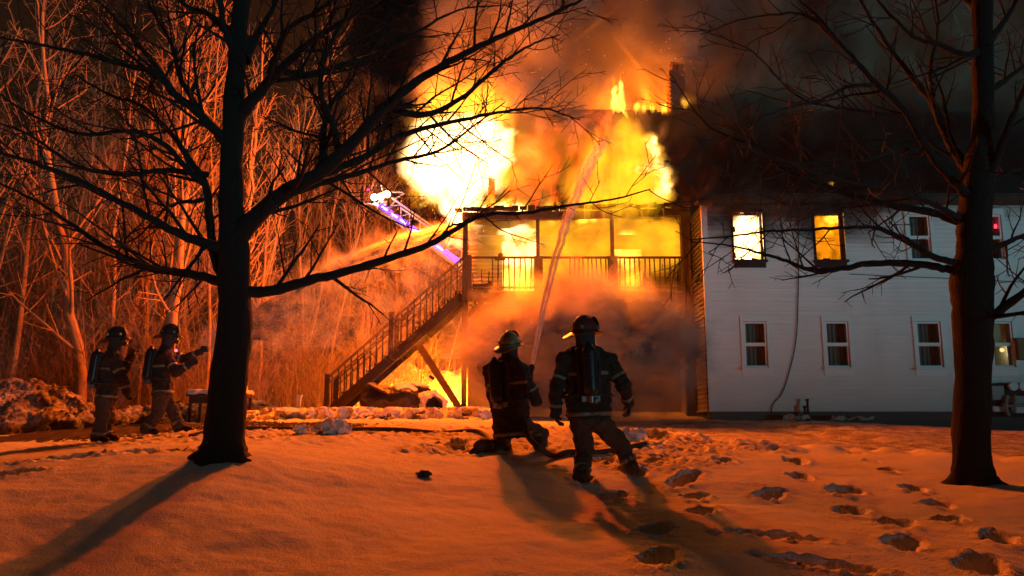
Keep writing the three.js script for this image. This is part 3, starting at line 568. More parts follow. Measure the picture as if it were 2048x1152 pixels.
function bigTree(name, label, D, trunk, limbs, spec) {
  const base = gp(trunk[0][0], trunk[0][1]), t = thing(name, label, 'tree', base);
  const D0 = -base.z, loc = (a) => { const p = at(a[0], a[1], D0 + (a[3] ?? 0)); return p.sub(base); };
  const B = new Buf(), tp = smooth(trunk.map(loc), 60), tr = tp.map((_, i) => { const f = i / 60 * (trunk.length - 1), k = Math.min(trunk.length - 2, Math.floor(f)); return 0.92 * lerp(trunk[k][2], trunk[k + 1][2], f - k); });
  tp.unshift(tp[0].clone().add(V(0, -0.25, 0))); tr.unshift(tr[0] * 1.2);
  B.tube(tp, tr.map((r, i) => r * (1 + 0.05 * n2(i * 0.37, D0)) * (1 + 0.28 * Math.exp(-Math.max(0, i - 1) * 0.9))), 18);
  const bg = B.geo(), bp = bg.attributes.position, bn = bg.attributes.normal;      // uneven bark and root flare
  for (let i = 0; i < bp.count; i++) { const x = bp.getX(i), y = bp.getY(i), z = bp.getZ(i), k = 0.05 * Math.exp(-Math.max(0, y) * 4) * Math.sin(Math.atan2(x, z) * 5 + D0) + 0.022 * n3(x * 5, y * 1.3, z * 5) + 0.01 * n3(x * 14, y * 5, z * 14); bp.setXYZ(i, x + bn.getX(i) * k, y + bn.getY(i) * k, z + bn.getZ(i) * k); }
  mesh('trunk', bg, M.bark, t);
  for (const l of limbs) {
    const b = new Buf(), n = l.pts.length * 5, drift = l.drift ?? 0, raw = l.pts.map((a, i) => loc([a[0], a[1], 0, drift * i / (l.pts.length - 1)]));
    const p = smooth(raw, n), rs = p.map((_, i) => lerp(l.r, l.r1 ?? 0.012, Math.pow(i / n, 0.75)) * (1 + 0.08 * n2(i * 0.6, l.r * 90)));
    for (let i = 2; i < p.length; i++) p[i].add(V(gauss(), gauss(), gauss()).multiplyScalar(0.008));
    b.tube(p, rs, l.r > 0.04 ? 10 : 6);
    ramify(b, p, rs, l.spec ?? spec);
    mesh('branch', b.geo(), l.r > 0.04 ? M.bark : M.twig, t);
  }
  return t;
}
const TW = [{ per: 4.6, len: 1.25, deg: 48, share: 0.5, min: 0.0072, n: 7, sides: 4, lift: 0.03, from: 0.1 }, { per: 4.6, len: 0.55, deg: 45, share: 0.6, min: 0.0056, n: 4, sides: 3, lift: 0.02 }, { per: 4.6, len: 0.26, deg: 45, share: 0.65, min: 0.0045, n: 3, sides: 3 }];
const THIN = [{ ...TW[0], per: 3.3, len: 0.95 }, { ...TW[1], per: 3.8 }, { ...TW[2], per: 3.4 }];
bigTree('maple_tree', 'big bare tree with dark trunk standing in the snow on the left', 9.2,
  [[444, 918, 0.3], [448, 885, 0.235], [457, 760, 0.215], [468, 640, 0.195], [470, 560, 0.2], [466, 470, 0.165], [463, 380, 0.15], [466, 250, 0.135], [474, 130, 0.125], [484, 0, 0.11], [496, -160, 0.08], [505, -320, 0.04]],
  [
    { r: 0.075, drift: 1.2, pts: [[480, 582], [535, 583], [620, 560], [700, 541], [780, 516], [862, 487], [912, 457], [965, 431], [1060, 424], [1150, 408], [1230, 398], [1300, 378]], r1: 0.008, spec: THIN },
    { r: 0.018, drift: 0.2, pts: [[885, 470], [900, 452], [925, 446], [960, 432]], r1: 0.01, spec: THIN },
    { r: 0.125, drift: -0.8, pts: [[470, 485], [505, 440], [560, 392], [640, 345], [705, 285], [760, 225], [830, 165], [920, 112], [1010, 70], [1100, 30], [1180, -10]], r1: 0.012 },
    { r: 0.06, drift: 0.8, pts: [[650, 335], [645, 290], [652, 240], [668, 200], [700, 165], [720, 120]] },
    { r: 0.05, drift: 1.5, pts: [[560, 392], [640, 368], [720, 345], [800, 320], [880, 300], [950, 250], [1010, 205]], r1: 0.008 },
    { r: 0.055, drift: 1.6, pts: [[640, 350], [720, 318], [810, 268], [900, 245], [1000, 225], [1090, 218], [1160, 240]], r1: 0.008 },
    { r: 0.05, drift: 0.6, pts: [[770, 215], [850, 230], [930, 190], [1000, 130], [1060, 90], [1120, 70]], r1: 0.008 },
    { r: 0.05, drift: -1.2, pts: [[680, 310], [665, 250], [640, 180], [660, 90], [700, 20], [720, -40]] },
    { r: 0.09, drift: -0.7, pts: [[480, 230], [515, 190], [560, 140], [620, 85], [700, 35], [790, -20]] },
    { r: 0.05, drift: 1.0, pts: [[560, 140], [600, 150], [680, 130], [760, 110], [840, 60], [920, 20], [1010, 10]], r1: 0.008 },
    { r: 0.08, drift: 0.7, pts: [[488, 120], [515, 70], [545, 20], [570, -50]] },
    { r: 0.05, drift: -0.6, pts: [[540, 150], [575, 60], [640, 20], [700, -30]] },
    { r: 0.075, drift: -0.9, pts: [[460, 500], [420, 490], [370, 472], [300, 436], [220, 392], [120, 345], [40, 318], [-60, 290]] },
    { r: 0.065, drift: 1.0, pts: [[458, 568], [400, 552], [330, 540], [280, 528], [200, 488], [130, 440], [60, 395], [-40, 350]] },
    { r: 0.07, drift: 0.6, pts: [[452, 560], [432, 520], [420, 450], [412, 370], [380, 320], [340, 265], [280, 210], [220, 190], [150, 150]] },
    { r: 0.07, drift: -0.7, pts: [[462, 300], [430, 262], [390, 220], [345, 185], [320, 150], [250, 130], [180, 110], [90, 92], [0, 75]] },
    { r: 0.055, drift: 0.9, pts: [[430, 262], [400, 225], [360, 150], [345, 90], [310, 30], [280, -30]] },
    { r: 0.05, drift: 1.2, pts: [[345, 185], [310, 130], [270, 80], [215, 20], [170, -20]] },
    { r: 0.045, drift: -0.6, pts: [[412, 370], [380, 345], [330, 290], [260, 262], [170, 270], [80, 240], [0, 190]] },
    { r: 0.04, drift: 0.5, pts: [[415, 350], [330, 340], [250, 350], [150, 330], [60, 270], [-20, 240]] },
    { r: 0.06, drift: -0.5, pts: [[474, 120], [450, 60], [440, 10], [430, -40]] },
    { r: 0.05, drift: 0.4, pts: [[450, 60], [420, 30], [370, 10], [330, -30]] },
    { r: 0.03, drift: 0.8, pts: [[405, 400], [340, 412], [280, 470], [215, 500]], r1: 0.006 },
  ], TW);
bigTree('maple_tree', 'bare tree in front of the white house on the right', 9.2,
  [[1945, 966, 0.25], [1943, 935, 0.215], [1944, 800, 0.2], [1946, 690, 0.2], [1944, 620, 0.215], [1942, 560, 0.24], [1946, 500, 0.2], [1950, 420, 0.185], [1958, 340, 0.17], [1966, 250, 0.13], [1966, 130, 0.125], [1966, 0, 0.12], [1960, -150, 0.09], [1955, -320, 0.04]],
  [
    { r: 0.055, drift: 0.8, pts: [[1925, 545], [1890, 537], [1830, 528], [1740, 527], [1690, 536], [1645, 540], [1605, 535], [1571, 521], [1533, 510], [1500, 500], [1440, 489], [1380, 483]], r1: 0.007, spec: THIN },
    { r: 0.045, drift: -0.6, pts: [[1925, 528], [1886, 520], [1850, 505], [1816, 482], [1785, 468], [1756, 456], [1740, 454], [1676, 456], [1590, 460], [1523, 464], [1468, 472], [1380, 479]], r1: 0.007, spec: THIN },
    { r: 0.06, drift: 1.2, pts: [[1940, 450], [1900, 436], [1860, 424], [1790, 413], [1740, 400], [1690, 386], [1620, 360], [1560, 335], [1524, 297], [1459, 275], [1414, 250], [1374, 200], [1339, 145]], r1: 0.006, spec: THIN },
    { r: 0.04, drift: -0.9, pts: [[1930, 440], [1870, 410], [1800, 385], [1720, 368], [1640, 350], [1560, 318], [1500, 300]], r1: 0.006, spec: THIN },
    { r: 0.075, drift: 0.9, pts: [[1950, 370], [1932, 335], [1896, 278], [1861, 200], [1816, 145], [1765, 75], [1720, 0], [1690, -50]] },
    { r: 0.065, drift: -0.9, pts: [[1945, 400], [1912, 365], [1856, 300], [1806, 218], [1746, 160], [1686, 95], [1641, 42], [1600, 0]] },
    { r: 0.03, drift: -0.8, pts: [[1760, 172], [1700, 172], [1640, 200], [1580, 214], [1520, 235]], r1: 0.006, spec: THIN },
    { r: 0.03, drift: 0.6, pts: [[1815, 232], [1740, 225], [1690, 218], [1600, 196], [1500, 100], [1400, 60]], r1: 0.006, spec: THIN },
    { r: 0.035, drift: 0.5, pts: [[1865, 190], [1862, 130], [1874, 70], [1872, 0], [1860, -40]], spec: THIN },
    { r: 0.03, drift: 0.4, pts: [[1686, 95], [1610, 30], [1560, 28], [1480, 40], [1400, 70]], r1: 0.006, spec: THIN },
    { r: 0.03, drift: -0.7, pts: [[1855, 300], [1790, 300], [1730, 320], [1640, 320], [1560, 350], [1450, 380]], r1: 0.006, spec: THIN },
    { r: 0.08, drift: -0.5, pts: [[1962, 640], [1990, 628], [2048, 585], [2110, 545], [2200, 480]] },
    { r: 0.055, drift: 0.8, pts: [[1965, 505], [2005, 490], [2048, 470], [2120, 450]] },
    { r: 0.05, drift: 0.7, pts: [[1968, 380], [2000, 352], [2048, 335], [2110, 320]] },
    { r: 0.06, drift: -0.8, pts: [[1966, 370], [2000, 300], [2030, 220], [2055, 160], [2090, 60]] },
    { r: 0.05, drift: 1.0, pts: [[1970, 190], [2010, 160], [2050, 130], [2100, 90]] },
    { r: 0.05, drift: 0.7, pts: [[1972, 90], [2010, 40], [2040, -10], [2070, -70]] },
    { r: 0.045, drift: -0.6, pts: [[1960, 100], [1930, 110], [1880, 90], [1830, 75], [1780, 30], [1740, -20]], spec: THIN },
    { r: 0.045, drift: 0.6, pts: [[1958, 20], [1920, -10], [1870, -40], [1800, -60]] },
  ], THIN);
// the wood on the left: bare trees, each a copy of one of sixteen grown ones
const woodGroup = 'bare trees of the firelit wood', woodLabel = 'slender bare tree of the wood left of the burning house, lit orange';
const kinds = [];
for (let k = 0; k < 16; k++) {
  const h = rr(8, 13), r = [0.045, 0.065, 0.13, 0.055][k % 4] * rr(0.85, 1.15), lean = rr(-0.24, 0.24), trunk = [], N = 14;
  for (let i = 0; i <= N; i++) { const t = i / N; trunk.push(V(lean * h * t + 0.28 * Math.sin(t * 4 + k) * t + 0.05 * gauss(), h * t - 0.2, 0.22 * Math.sin(t * 3.3 + k * 2) * t + 0.05 * gauss())); }
  const rs = trunk.map((_, i) => r * lerp(1.12, 0.2, Math.pow(i / N, 0.9))), B = new Buf(), C = new Buf();
  B.tube(trunk, rs, 8);
  ramify(C, trunk, rs, [{ per: 2.4, len: 2.1, deg: 42, share: 0.4, min: 0.011, n: 7, sides: 4, lift: 0.05, from: 0.2, wander: 0.12 }, { per: 2.4, len: 0.85, deg: 44, share: 0.6, min: 0.0075, n: 4, sides: 3, lift: 0.03 }, { per: 1.6, len: 0.4, deg: 42, share: 0.7, min: 0.006, n: 2, sides: 3 }]);
  const o = new THREE.Group(); mesh('trunk', B.geo(), M.paleBark, o); mesh('crown', C.geo(), M.paleBark, o); o.userData = { label: woodLabel, category: 'tree', group: woodGroup };
  kinds.push(o);
}
function plant(k, x, z, s, turn, label) {
  const o = kinds[k].clone(); o.name = numbered('woodland_tree'); o.position.set(x, groundAt(x, z) - 0.05, z); o.rotation.y = turn; o.scale.setScalar(s); scene.add(o);
  o.children[0].name = 'trunk'; o.children[1].name = 'crown';
  if (label) { o.userData.label = label; delete o.userData.group; }
  return o;
}
{
  const spots = [];
  for (let k = 0, tries = 0; k < 128 && tries < 4000; tries++) {
    const px = rr(-90, 845), D = lerp(22.5, 44, Math.pow(rnd(), 0.9)), p = at(px, 800, D);
    if (px > 520 && D < 25.5 + (px - 520) * 0.025) continue;
    if (p.x > -2.6) continue;
    if (spots.some((q) => Math.hypot(q.x - p.x, q.z - p.z) < 0.5)) continue;
    spots.push(p); plant(Math.floor(rnd() * 16), p.x, p.z, rr(0.95, 1.4), rr(0, 6.28)); k++;
  }
  for (const [px, D, s, kd, turn, l] of [[168, 22.3, 1.45, 2, 0.3, 'thick pale leaning tree right behind the leftmost firefighter'], [14, 22.6, 1.35, 6, 1, 'pale tree rising behind the tall snow bank at the left edge'], [315, 22.4, 1.35, 10, 2.2, 'pale forked tree just behind the striding firefighter']]) { const p = at(px, 800, D); plant(kd, p.x, p.z, s, turn, l); }
  // night side: trees right of and behind the house
  for (let k = 0; k < 16; k++) plant(Math.floor(rnd() * 16), rr(4, 30), rr(-50, -37), rr(0.9, 1.3), rr(0, 6.28)).userData = { label: 'dark bare tree behind the burning house', category: 'tree', group: 'dark trees behind the house' };
}
{ // brush: thin saplings and twigs that nobody could count
  const geos = [0, 1, 2, 3].map((k) => { const B = new Buf(); for (let s = 0; s < 9; s++) { const q = shoot(V(rr(-0.5, 0.5), -0.1, rr(-0.5, 0.5)), V(gauss() * 0.45, 1, gauss() * 0.45).normalize(), rr(1.2, 3.4), 7, 0.12, 0.0), rs = q.map((_, i) => lerp(0.013, 0.006, i / 7)); B.tube(q, rs, 3); ramify(B, q, rs, [{ per: 2.6, len: 0.9, deg: 48, share: 0.7, min: 0.0065, n: 4, sides: 3, lift: 0.0 }, { per: 2.5, len: 0.4, deg: 45, share: 0.7, min: 0.0055, n: 2, sides: 3 }]); } return B.geo(); });
  geos.forEach((g, k) => {
    const n = 110, im = new THREE.InstancedMesh(g, M.brush, n), m = new THREE.Matrix4(), q = new THREE.Quaternion();
    for (let i = 0; i < n; i++) {
      let p, px, D; do { px = rr(-80, 860); D = rr(22.5, 40); p = at(px, 800, D); } while ( (px > 520 && D < 25.5) || p.x > -2.8);
      const s = rr(0.6, 1.3); m.compose(V(p.x, groundAt(p.x, p.z), p.z), q.setFromAxisAngle(V(0, 1, 0), rr(0, 6.28)), V(s, s * rr(0.8, 1.3), s)); im.setMatrixAt(i, m);
    }
    im.castShadow = im.receiveShadow = true; im.name = numbered('brush'); tag(im, 'tangled bare undergrowth between the trees of the wood', null, null, 'stuff'); scene.add(im);
  });
}
{ // small bare shrub under the stair
  const p = gxz(815, 790, 28.5), t = thing('shrub', 'small bare shrub seen under the staircase', 'shrub', p), B = new Buf();
  for (let s = 0; s < 10; s++) { const q = shoot(V(rr(-0.15, 0.15), 0, rr(-0.15, 0.15)), V(gauss() * 0.5, 1, gauss() * 0.4).normalize(), rr(0.9, 1.7), 6, 0.1, 0.02), rs = q.map((_, i) => lerp(0.013, 0.006, i / 6)); B.tube(q, rs, 4); ramify(B, q, rs, [{ per: 3, len: 0.5, deg: 40, share: 0.7, min: 0.006, n: 3, sides: 3 }]); }
  mesh('stem', B.geo(), M.paleBark, t);
}
// ---------------------------------------------------------------- the firefighters
function helmetGeo() {
  const P = [], I = [], S = 56, prof = [];
  for (let k = 0; k <= 10; k++) { const a = k / 10 * Math.PI / 2; prof.push([Math.sin(a), Math.cos(a) * 0.15, 0]); }
  prof.push([1, -0.008, 0.1], [1, -0.016, 0.6], [1, -0.024, 1], [1, -0.034, 0.97], [1, -0.026, 0.5], [0.92, -0.02, 0]);
  for (const [r, y, b] of prof) for (let s = 0; s < S; s++) {
    const a = s / S * 2 * Math.PI, c = Math.cos(a), q = Math.sin(a), back = Math.max(0, -c), front = Math.max(0, c);
    const rib = b || r > 0.97 ? 1 : 1 + 0.035 * Math.max(0, Math.cos(a * 4)) ** 8 * r, ext = b * (0.04 + 0.06 * back ** 1.5 + 0.025 * front ** 2);
    P.push(q * (0.118 * r * rib + ext), y - b * 0.05 * back ** 2 + b * 0.012 * Math.abs(q), c * (0.14 * r * rib + ext));
  }
  for (let k = 0; k < prof.length - 1; k++) for (let s = 0; s < S; s++) { const a = k * S + s, b = k * S + (s + 1) % S; I.push(a, a + S, b, b, a + S, b + S); }
  const g = new THREE.BufferGeometry(); g.setAttribute('position', new THREE.Float32BufferAttribute(P, 3)); g.setIndex(I); g.computeVertexNormals();
  g.setAttribute('uv', new THREE.Float32BufferAttribute(new Float32Array(P.length / 3 * 2), 2));
  const comb = []; for (let k = 0; k < 9; k++) { const a = lerp(-1.15, 1.15, k / 8); comb.push(box(0, 0.158 * Math.cos(a), 0.145 * Math.sin(a), 0.014, 0.02, 0.04, 0, 0, a)); }
  return merge([g, ...comb]);
}
const helmetShape = helmetGeo();
const shieldShape = new THREE.ExtrudeGeometry(new THREE.Shape([[-0.045, 0], [0.045, 0], [0.06, 0.07], [0.035, 0.12], [0, 0.135], [-0.035, 0.12], [-0.06, 0.07]].map((a) => new THREE.Vector2(...a))), { depth: 0.008, bevelSize: 0.002, bevelThickness: 0.002, bevelSegments: 1 }).rotateX(-0.32).translate(0, 0.03, 0.145);
const gloveOf = (wrist, tip, across, curl, spread = 1) => {     // gloved hand: palm, four unequal bent fingers and a thumb from the side
  const d = tip.clone().sub(wrist).normalize(), a = across.clone().addScaledVector(d, -across.dot(d)).normalize(), c = curl.clone().addScaledVector(d, -curl.dot(d)).normalize();
  const P = (x, y, z) => wrist.clone().addScaledVector(a, x).addScaledVector(d, y).addScaledVector(c, z), segs = [[P(-0.022, 0.02, 0), P(-0.026, 0.085, 0.004), 0.026, 0.022], [P(0.022, 0.02, 0), P(0.024, 0.085, 0.004), 0.026, 0.022], [P(0, -0.05, 0), P(0, 0.03, 0), 0.042, 0.034]];
  [[-0.04, 0.052, 0.9], [-0.014, 0.066, 1], [0.013, 0.07, 1], [0.039, 0.062, 1]].forEach(([x, l], i) => {
    const b = P(x, 0.09, 0.003), m = P(x * (1 + 0.15 * spread), 0.09 + l * 0.62, 0.018 + 0.004 * i), e = P(x * (1 + 0.2 * spread), 0.09 + l * 0.85, 0.055 + 0.004 * i);
    segs.push([b, m, 0.0135, 0.0125], [m, e, 0.0125, 0.011]);
  });
  const t0 = P(0.04, 0.03, 0.008), t1 = P(0.072, 0.06, 0.028), t2 = P(0.066, 0.095, 0.05);
  segs.push([t0, t1, 0.016, 0.014], [t1, t2, 0.014, 0.012]);
  const lo = V(9e9, 9e9, 9e9), hi = V(-9e9, -9e9, -9e9); for (const s of segs) for (const p of [s[0], s[1]]) { lo.min(p); hi.max(p); }
  return nets((x, y, z) => { let m = 9; for (const s of segs) m = smin(m, cap(x, y, z, ...s), 0.008); return m; }, lo.addScalar(-0.05), hi.addScalar(0.05), 0.0065);
};
function box3(list, pad) { const lo = V(9e9, 9e9, 9e9), hi = V(-9e9, -9e9, -9e9); for (const p of list) { lo.min(p); hi.max(p); } return [lo.addScalar(-pad), hi.addScalar(pad)]; }
function person(label, D, J, o) {
  const base = at(J.pelvis[0], J.pelvis[1], D); base.y = groundAt(base.x, base.z);
  const t = thing('person', label, 'firefighter', base), j = {};
  for (const k in J) j[k] = at(J[k][0], J[k][1], D + (J[k][2] ?? 0)).sub(base);
  const face = V(...o.face).normalize(), back = V(...o.back).normalize(), up = V(0, 1, 0), side = j.shR.clone().sub(j.shL).normalize(), spine = j.chest.clone().sub(j.pelvis).normalize();
  const hd = j.head, lift = (p, v, k) => p.clone().addScaledVector(v, k);
  // one continuous body under the gear
  const fUp = up.clone().addScaledVector(face, -face.y).normalize(), fSide = face.clone().cross(fUp);
  const bs = [[j.chest, j.pelvis, 0.12, 0.12], [j.shL, j.shR, 0.06, 0.06], [j.chest, j.neck, 0.08, 0.058], [j.neck, hd, 0.058, 0.06], [j.shL, j.elL, 0.05, 0.04], [j.elL, j.wrL, 0.04, 0.03], [j.shR, j.elR, 0.05, 0.04], [j.elR, j.wrR, 0.04, 0.03], [j.hipL, j.knL, 0.08, 0.055], [j.knL, j.anL, 0.052, 0.04], [j.hipR, j.knR, 0.08, 0.055], [j.knR, j.anR, 0.052, 0.04], [j.pelvis, j.hipL, 0.1, 0.09], [j.pelvis, j.hipR, 0.1, 0.09]];
  let [lo, hi] = box3(Object.values(j), 0.2);
  const body = nets((x, y, z) => { let m = 9; for (const s of bs) m = smin(m, cap(x, y, z, ...s), 0.05); return m; }, lo, hi, 0.024);
  const headGeo = nets((x, y, z) => {
    const p = V(x - hd.x, y - hd.y, z - hd.z), f = p.dot(face), u = p.dot(fUp), s = p.dot(fSide);
    let m = (Math.hypot(f / 0.098, (u - 0.02) / 0.115, s / 0.077) - 1) * 0.08;
    m = smin(m, (Math.hypot((f - 0.03) / 0.06, (u + 0.06) / 0.06, s / 0.055) - 1) * 0.055, 0.03);
    m = smin(m, cap(f, u, s, { x: 0.09, y: 0.015, z: 0 }, { x: 0.112, y: -0.022, z: 0 }, 0.01, 0.016), 0.012);
    for (const q of [-1, 1]) { m = Math.max(m, 0.014 - Math.hypot(f - 0.1, u - 0.015, s - q * 0.032)); m = Math.min(m, Math.hypot(f - 0.078, u - 0.015, s - q * 0.032) - 0.013); m = smin(m, (Math.hypot((f + 0.005) / 0.03, u / 0.034, (s - q * 0.078) / 0.012) - 1) * 0.012, 0.006); }
    m = Math.max(m, 0.006 - Math.hypot((f - 0.096) * 0.6, u + 0.055, s * 0.22));
    return m;
  }, lift(hd, up, 0).addScalar(-0.16), lift(hd, up, 0).addScalar(0.16), 0.0075);
  mesh('body', merge([body, headGeo]), M.skin, t);
  mesh('hood', nets((x, y, z) => { const p = V(x - hd.x, y - hd.y, z - hd.z), f = p.dot(face), u = p.dot(fUp), s = p.dot(fSide); let m = (Math.hypot(f / 0.11, (u - 0.015) / 0.13, s / 0.09) - 1) * 0.09; m = smin(m, cap(x, y, z, lift(j.neck, spine, -0.03), hd, 0.118, 0.092), 0.05); return Math.max(m, 0.062 - Math.hypot(f - 0.12, (u + 0.01) * 0.8, s)); }, lift(hd, up, 0).addScalar(-0.27), lift(hd, up, 0).addScalar(0.2), 0.012), M.hood, t);
  // coat
  const dn = spine.clone().negate(), hem = lift(j.pelvis, dn, o.hem ?? 0.1), w1 = o.w1 ?? 0.115;
  const tor = [[lift(j.chest, side, -w1), lift(hem, side, -0.1), 0.135, 0.15], [lift(j.chest, side, w1), lift(hem, side, 0.1), 0.135, 0.15], [lift(j.chest, up, 0.02), lift(hem, up, -0.02), 0.15, 0.155], [j.shL, j.shR, 0.085, 0.085], [lift(j.chest, spine, 0.06), j.neck, 0.11, 0.085], [lift(j.neck, spine, -0.05), j.shL, 0.09, 0.088], [lift(j.neck, spine, -0.05), j.shR, 0.09, 0.088]];
  const armL = [[j.shL, j.elL, 0.092, 0.078], [j.elL, j.wrL, 0.076, 0.062]], armR = [[j.shR, j.elR, 0.092, 0.078], [j.elR, j.wrR, 0.076, 0.062]];
  const fold = (x, y, z) => 0.017 * n3(x * 7 + D, y * 9, z * 7) + 0.009 * n3(x * 18, y * 24, z * 18);
  const torso = (x, y, z) => { let m = 9; for (const s of tor) m = smin(m, cap(x, y, z, ...s), 0.06); return Math.max(m, (x - hem.x) * dn.x + (y - hem.y) * dn.y + (z - hem.z) * dn.z); };
  const arm = (A) => (x, y, z) => smin(cap(x, y, z, ...A[0]), cap(x, y, z, ...A[1]), 0.03);
  const aL = arm(armL), aR = arm(armR);
  [lo, hi] = box3([j.shL, j.shR, j.elL, j.elR, j.wrL, j.wrR, j.neck, hem], 0.28);
  const coat = mesh('coat', nets((x, y, z) => smin(torso(x, y, z), Math.min(aL(x, y, z), aR(x, y, z)), 0.045) + fold(x, y, z), lo, hi, 0.0155), M.coat, t);
  const band = (sdf, p, n, w, pad) => nets((x, y, z) => Math.max(sdf(x, y, z) + fold(x, y, z) - 0.006, Math.abs((x - p.x) * n.x + (y - p.y) * n.y + (z - p.z) * n.z) - w), p.clone().addScalar(-pad), p.clone().addScalar(pad), 0.012);
  for (const [q, w] of [[lift(hem, spine, 0.05), 0.024], [lift(j.chest, spine, -0.1), 0.022]]) mesh('reflective_stripe', band(torso, q, spine, w, 0.36), M.stripe, coat);
  for (const [A, sdf] of [[armL, aL], [armR, aR]]) { const [e, wri] = A[1], d = wri.clone().sub(e).normalize(); mesh('reflective_stripe', band((x, y, z) => cap(x, y, z, ...A[1]), e.clone().lerp(wri, 0.68), d, 0.022, 0.11), M.stripe, coat); mesh('reflective_stripe', band((x, y, z) => cap(x, y, z, ...A[0]), A[0][0].clone().lerp(A[0][1], 0.62), A[0][1].clone().sub(A[0][0]).normalize(), 0.02, 0.13), M.stripe, coat); }
  mesh('collar', nets((x, y, z) => { const c = cap(x, y, z, lift(j.neck, spine, -0.05), lift(j.neck, spine, 0.035), 0.108, 0.1); return Math.max(Math.abs(c + 0.01) - 0.01, Math.abs((x - j.neck.x) * spine.x + (y - j.neck.y) * spine.y + (z - j.neck.z) * spine.z) - 0.06); }, lift(j.neck, up, 0).addScalar(-0.17), lift(j.neck, up, 0).addScalar(0.17), 0.012), M.coat, coat);
  // trousers, boots, gloves
  const legs = [[j.pelvis, j.hipL, 0.14, 0.13], [j.pelvis, j.hipR, 0.14, 0.13], [j.hipL, j.knL, 0.125, 0.1], [j.knL, j.anL, 0.098, 0.092], [j.hipR, j.knR, 0.125, 0.1], [j.knR, j.anR, 0.098, 0.092]];
  [lo, hi] = box3([j.pelvis, j.hipL, j.hipR, j.knL, j.knR, j.anL, j.anR], 0.2);
  const tro = mesh('trousers', nets((x, y, z) => { let m = 9; for (const s of legs) m = smin(m, cap(x, y, z, ...s), 0.03); return m + 0.016 * n3(x * 6, y * 8 + D, z * 6) + 0.008 * n3(x * 15, y * 17, z * 15); }, lo, hi, 0.016), M.khaki, t);
  for (const s of ['L', 'R']) {
    const kn = j['kn' + s], an = j['an' + s], q = kn.clone().lerp(an, 0.72), d = an.clone().sub(kn).normalize(), toe = j['to' + s];
    mesh('reflective_stripe', band((x, y, z) => cap(x, y, z, kn, an, 0.1, 0.094) + 0.005 * n3(x * 15, y * 17, z * 15), q, d, 0.026, 0.17), M.stripe, tro);
    const fd = toe.clone().sub(an).normalize(), heel = lift(an, fd, -0.03);
    const shaft = lift(an, d, -0.14), sole = lift(toe, d, 0);
    [lo, hi] = box3([shaft, an, toe, heel], 0.12);
    mesh('boot', nets((x, y, z) => { let m = smin(cap(x, y, z, shaft, heel, 0.07, 0.062), cap(x, y, z, heel, sole, 0.058, 0.052), 0.04); return m; }, lo, hi, 0.013), M.boot, t);
  }
  mesh('glove', gloveOf(j.wrL, j.haL, o.acL ?? side, o.cuL ?? back.clone().negate()), M.glove, t);
  mesh('glove', gloveOf(j.wrR, j.haR, o.acR ?? side.clone().negate(), o.cuR ?? back.clone().negate()), M.glove, t);
  // helmet
  const h = new THREE.Group(); h.name = 'helmet'; t.add(h); h.position.copy(lift(hd, fUp, 0.045)); h.scale.setScalar(1.13); h.quaternion.setFromRotationMatrix(new THREE.Matrix4().makeBasis(fUp.clone().cross(face), fUp, face)); h.rotateX(o.tilt ?? 0);
  mesh('shell', helmetShape, o.helmet, h); mesh('front_shield', shieldShape, M.strap, h);
  mesh('band', new THREE.TorusGeometry(0.128, 0.007, 6, 40).rotateX(Math.PI / 2).scale(0.96, 1, 1.12).translate(0, 0.008, 0), M.strap, h);
  mesh('lamp_holder', merge([cyl(0.018, 0.018, 0.1, 8).rotateX(Math.PI / 2).translate(0.13, 0.02, 0.06), box(0.128, 0.0, 0.05, 0.03, 0.03, 0.03)]), M.strap, h);
  for (const a of [0.9, -0.9, 2.3, -2.3]) mesh('reflective_tab', box(Math.sin(a) * 0.121, 0.035, Math.cos(a) * 0.143, 0.028, 0.035, 0.012, 0, a), o.tab ?? M.stripe, h);
  // breathing apparatus on the back
  if (o.tank !== false) {
    const k = new THREE.Group(); k.name = 'air_pack'; t.add(k); const c = lift(lift(j.chest, spine, -0.08), back, 0.25), bx = spine.clone().cross(back).normalize();
    k.position.copy(c); k.quaternion.setFromRotationMatrix(new THREE.Matrix4().makeBasis(bx, spine, back));
    mesh('cylinder', new THREE.LatheGeometry([[0, -0.3], [0.05, -0.29], [0.08, -0.25], [0.085, -0.2], [0.085, 0.17], [0.07, 0.23], [0.035, 0.27], [0.022, 0.3], [0, 0.3]].map((a) => new THREE.Vector2(...a)), 24), M.tank, k);
    mesh('backplate', new RoundedBoxGeometry(0.27, 0.54, 0.05, 2, 0.02).translate(0, -0.02, -0.1), M.strap, k);
    mesh('valve', merge([cyl(0.03, 0.03, 0.07, 10).translate(0, -0.33, 0), cyl(0.035, 0.035, 0.03, 10).rotateZ(Math.PI / 2).translate(0.05, -0.34, 0), box(0, -0.32, -0.06, 0.2, 0.06, 0.06)]), M.metal, k);
    for (const y of [-0.1, 0.12]) mesh('cylinder_band', new THREE.TorusGeometry(0.088, 0.008, 6, 24).rotateX(Math.PI / 2).translate(0, y, 0), M.strap, k);
    for (const s of [-1, 1]) mesh('shoulder_strap', tubeGeo([V(s * 0.09, -0.2, -0.08), V(s * 0.12, 0.1, -0.09), V(s * 0.12, 0.22, -0.16), V(s * 0.12, 0.24, -0.26), V(s * 0.11, 0.12, -0.38), V(s * 0.11, -0.1, -0.42)], 0.018, 6, 24), M.strap, k);
    mesh('waist_strap', new THREE.TorusGeometry(0.2, 0.016, 6, 36).rotateX(Math.PI / 2).scale(1.32, 1, 0.9).translate(0, -0.27, -0.25), M.strap, k);
  }
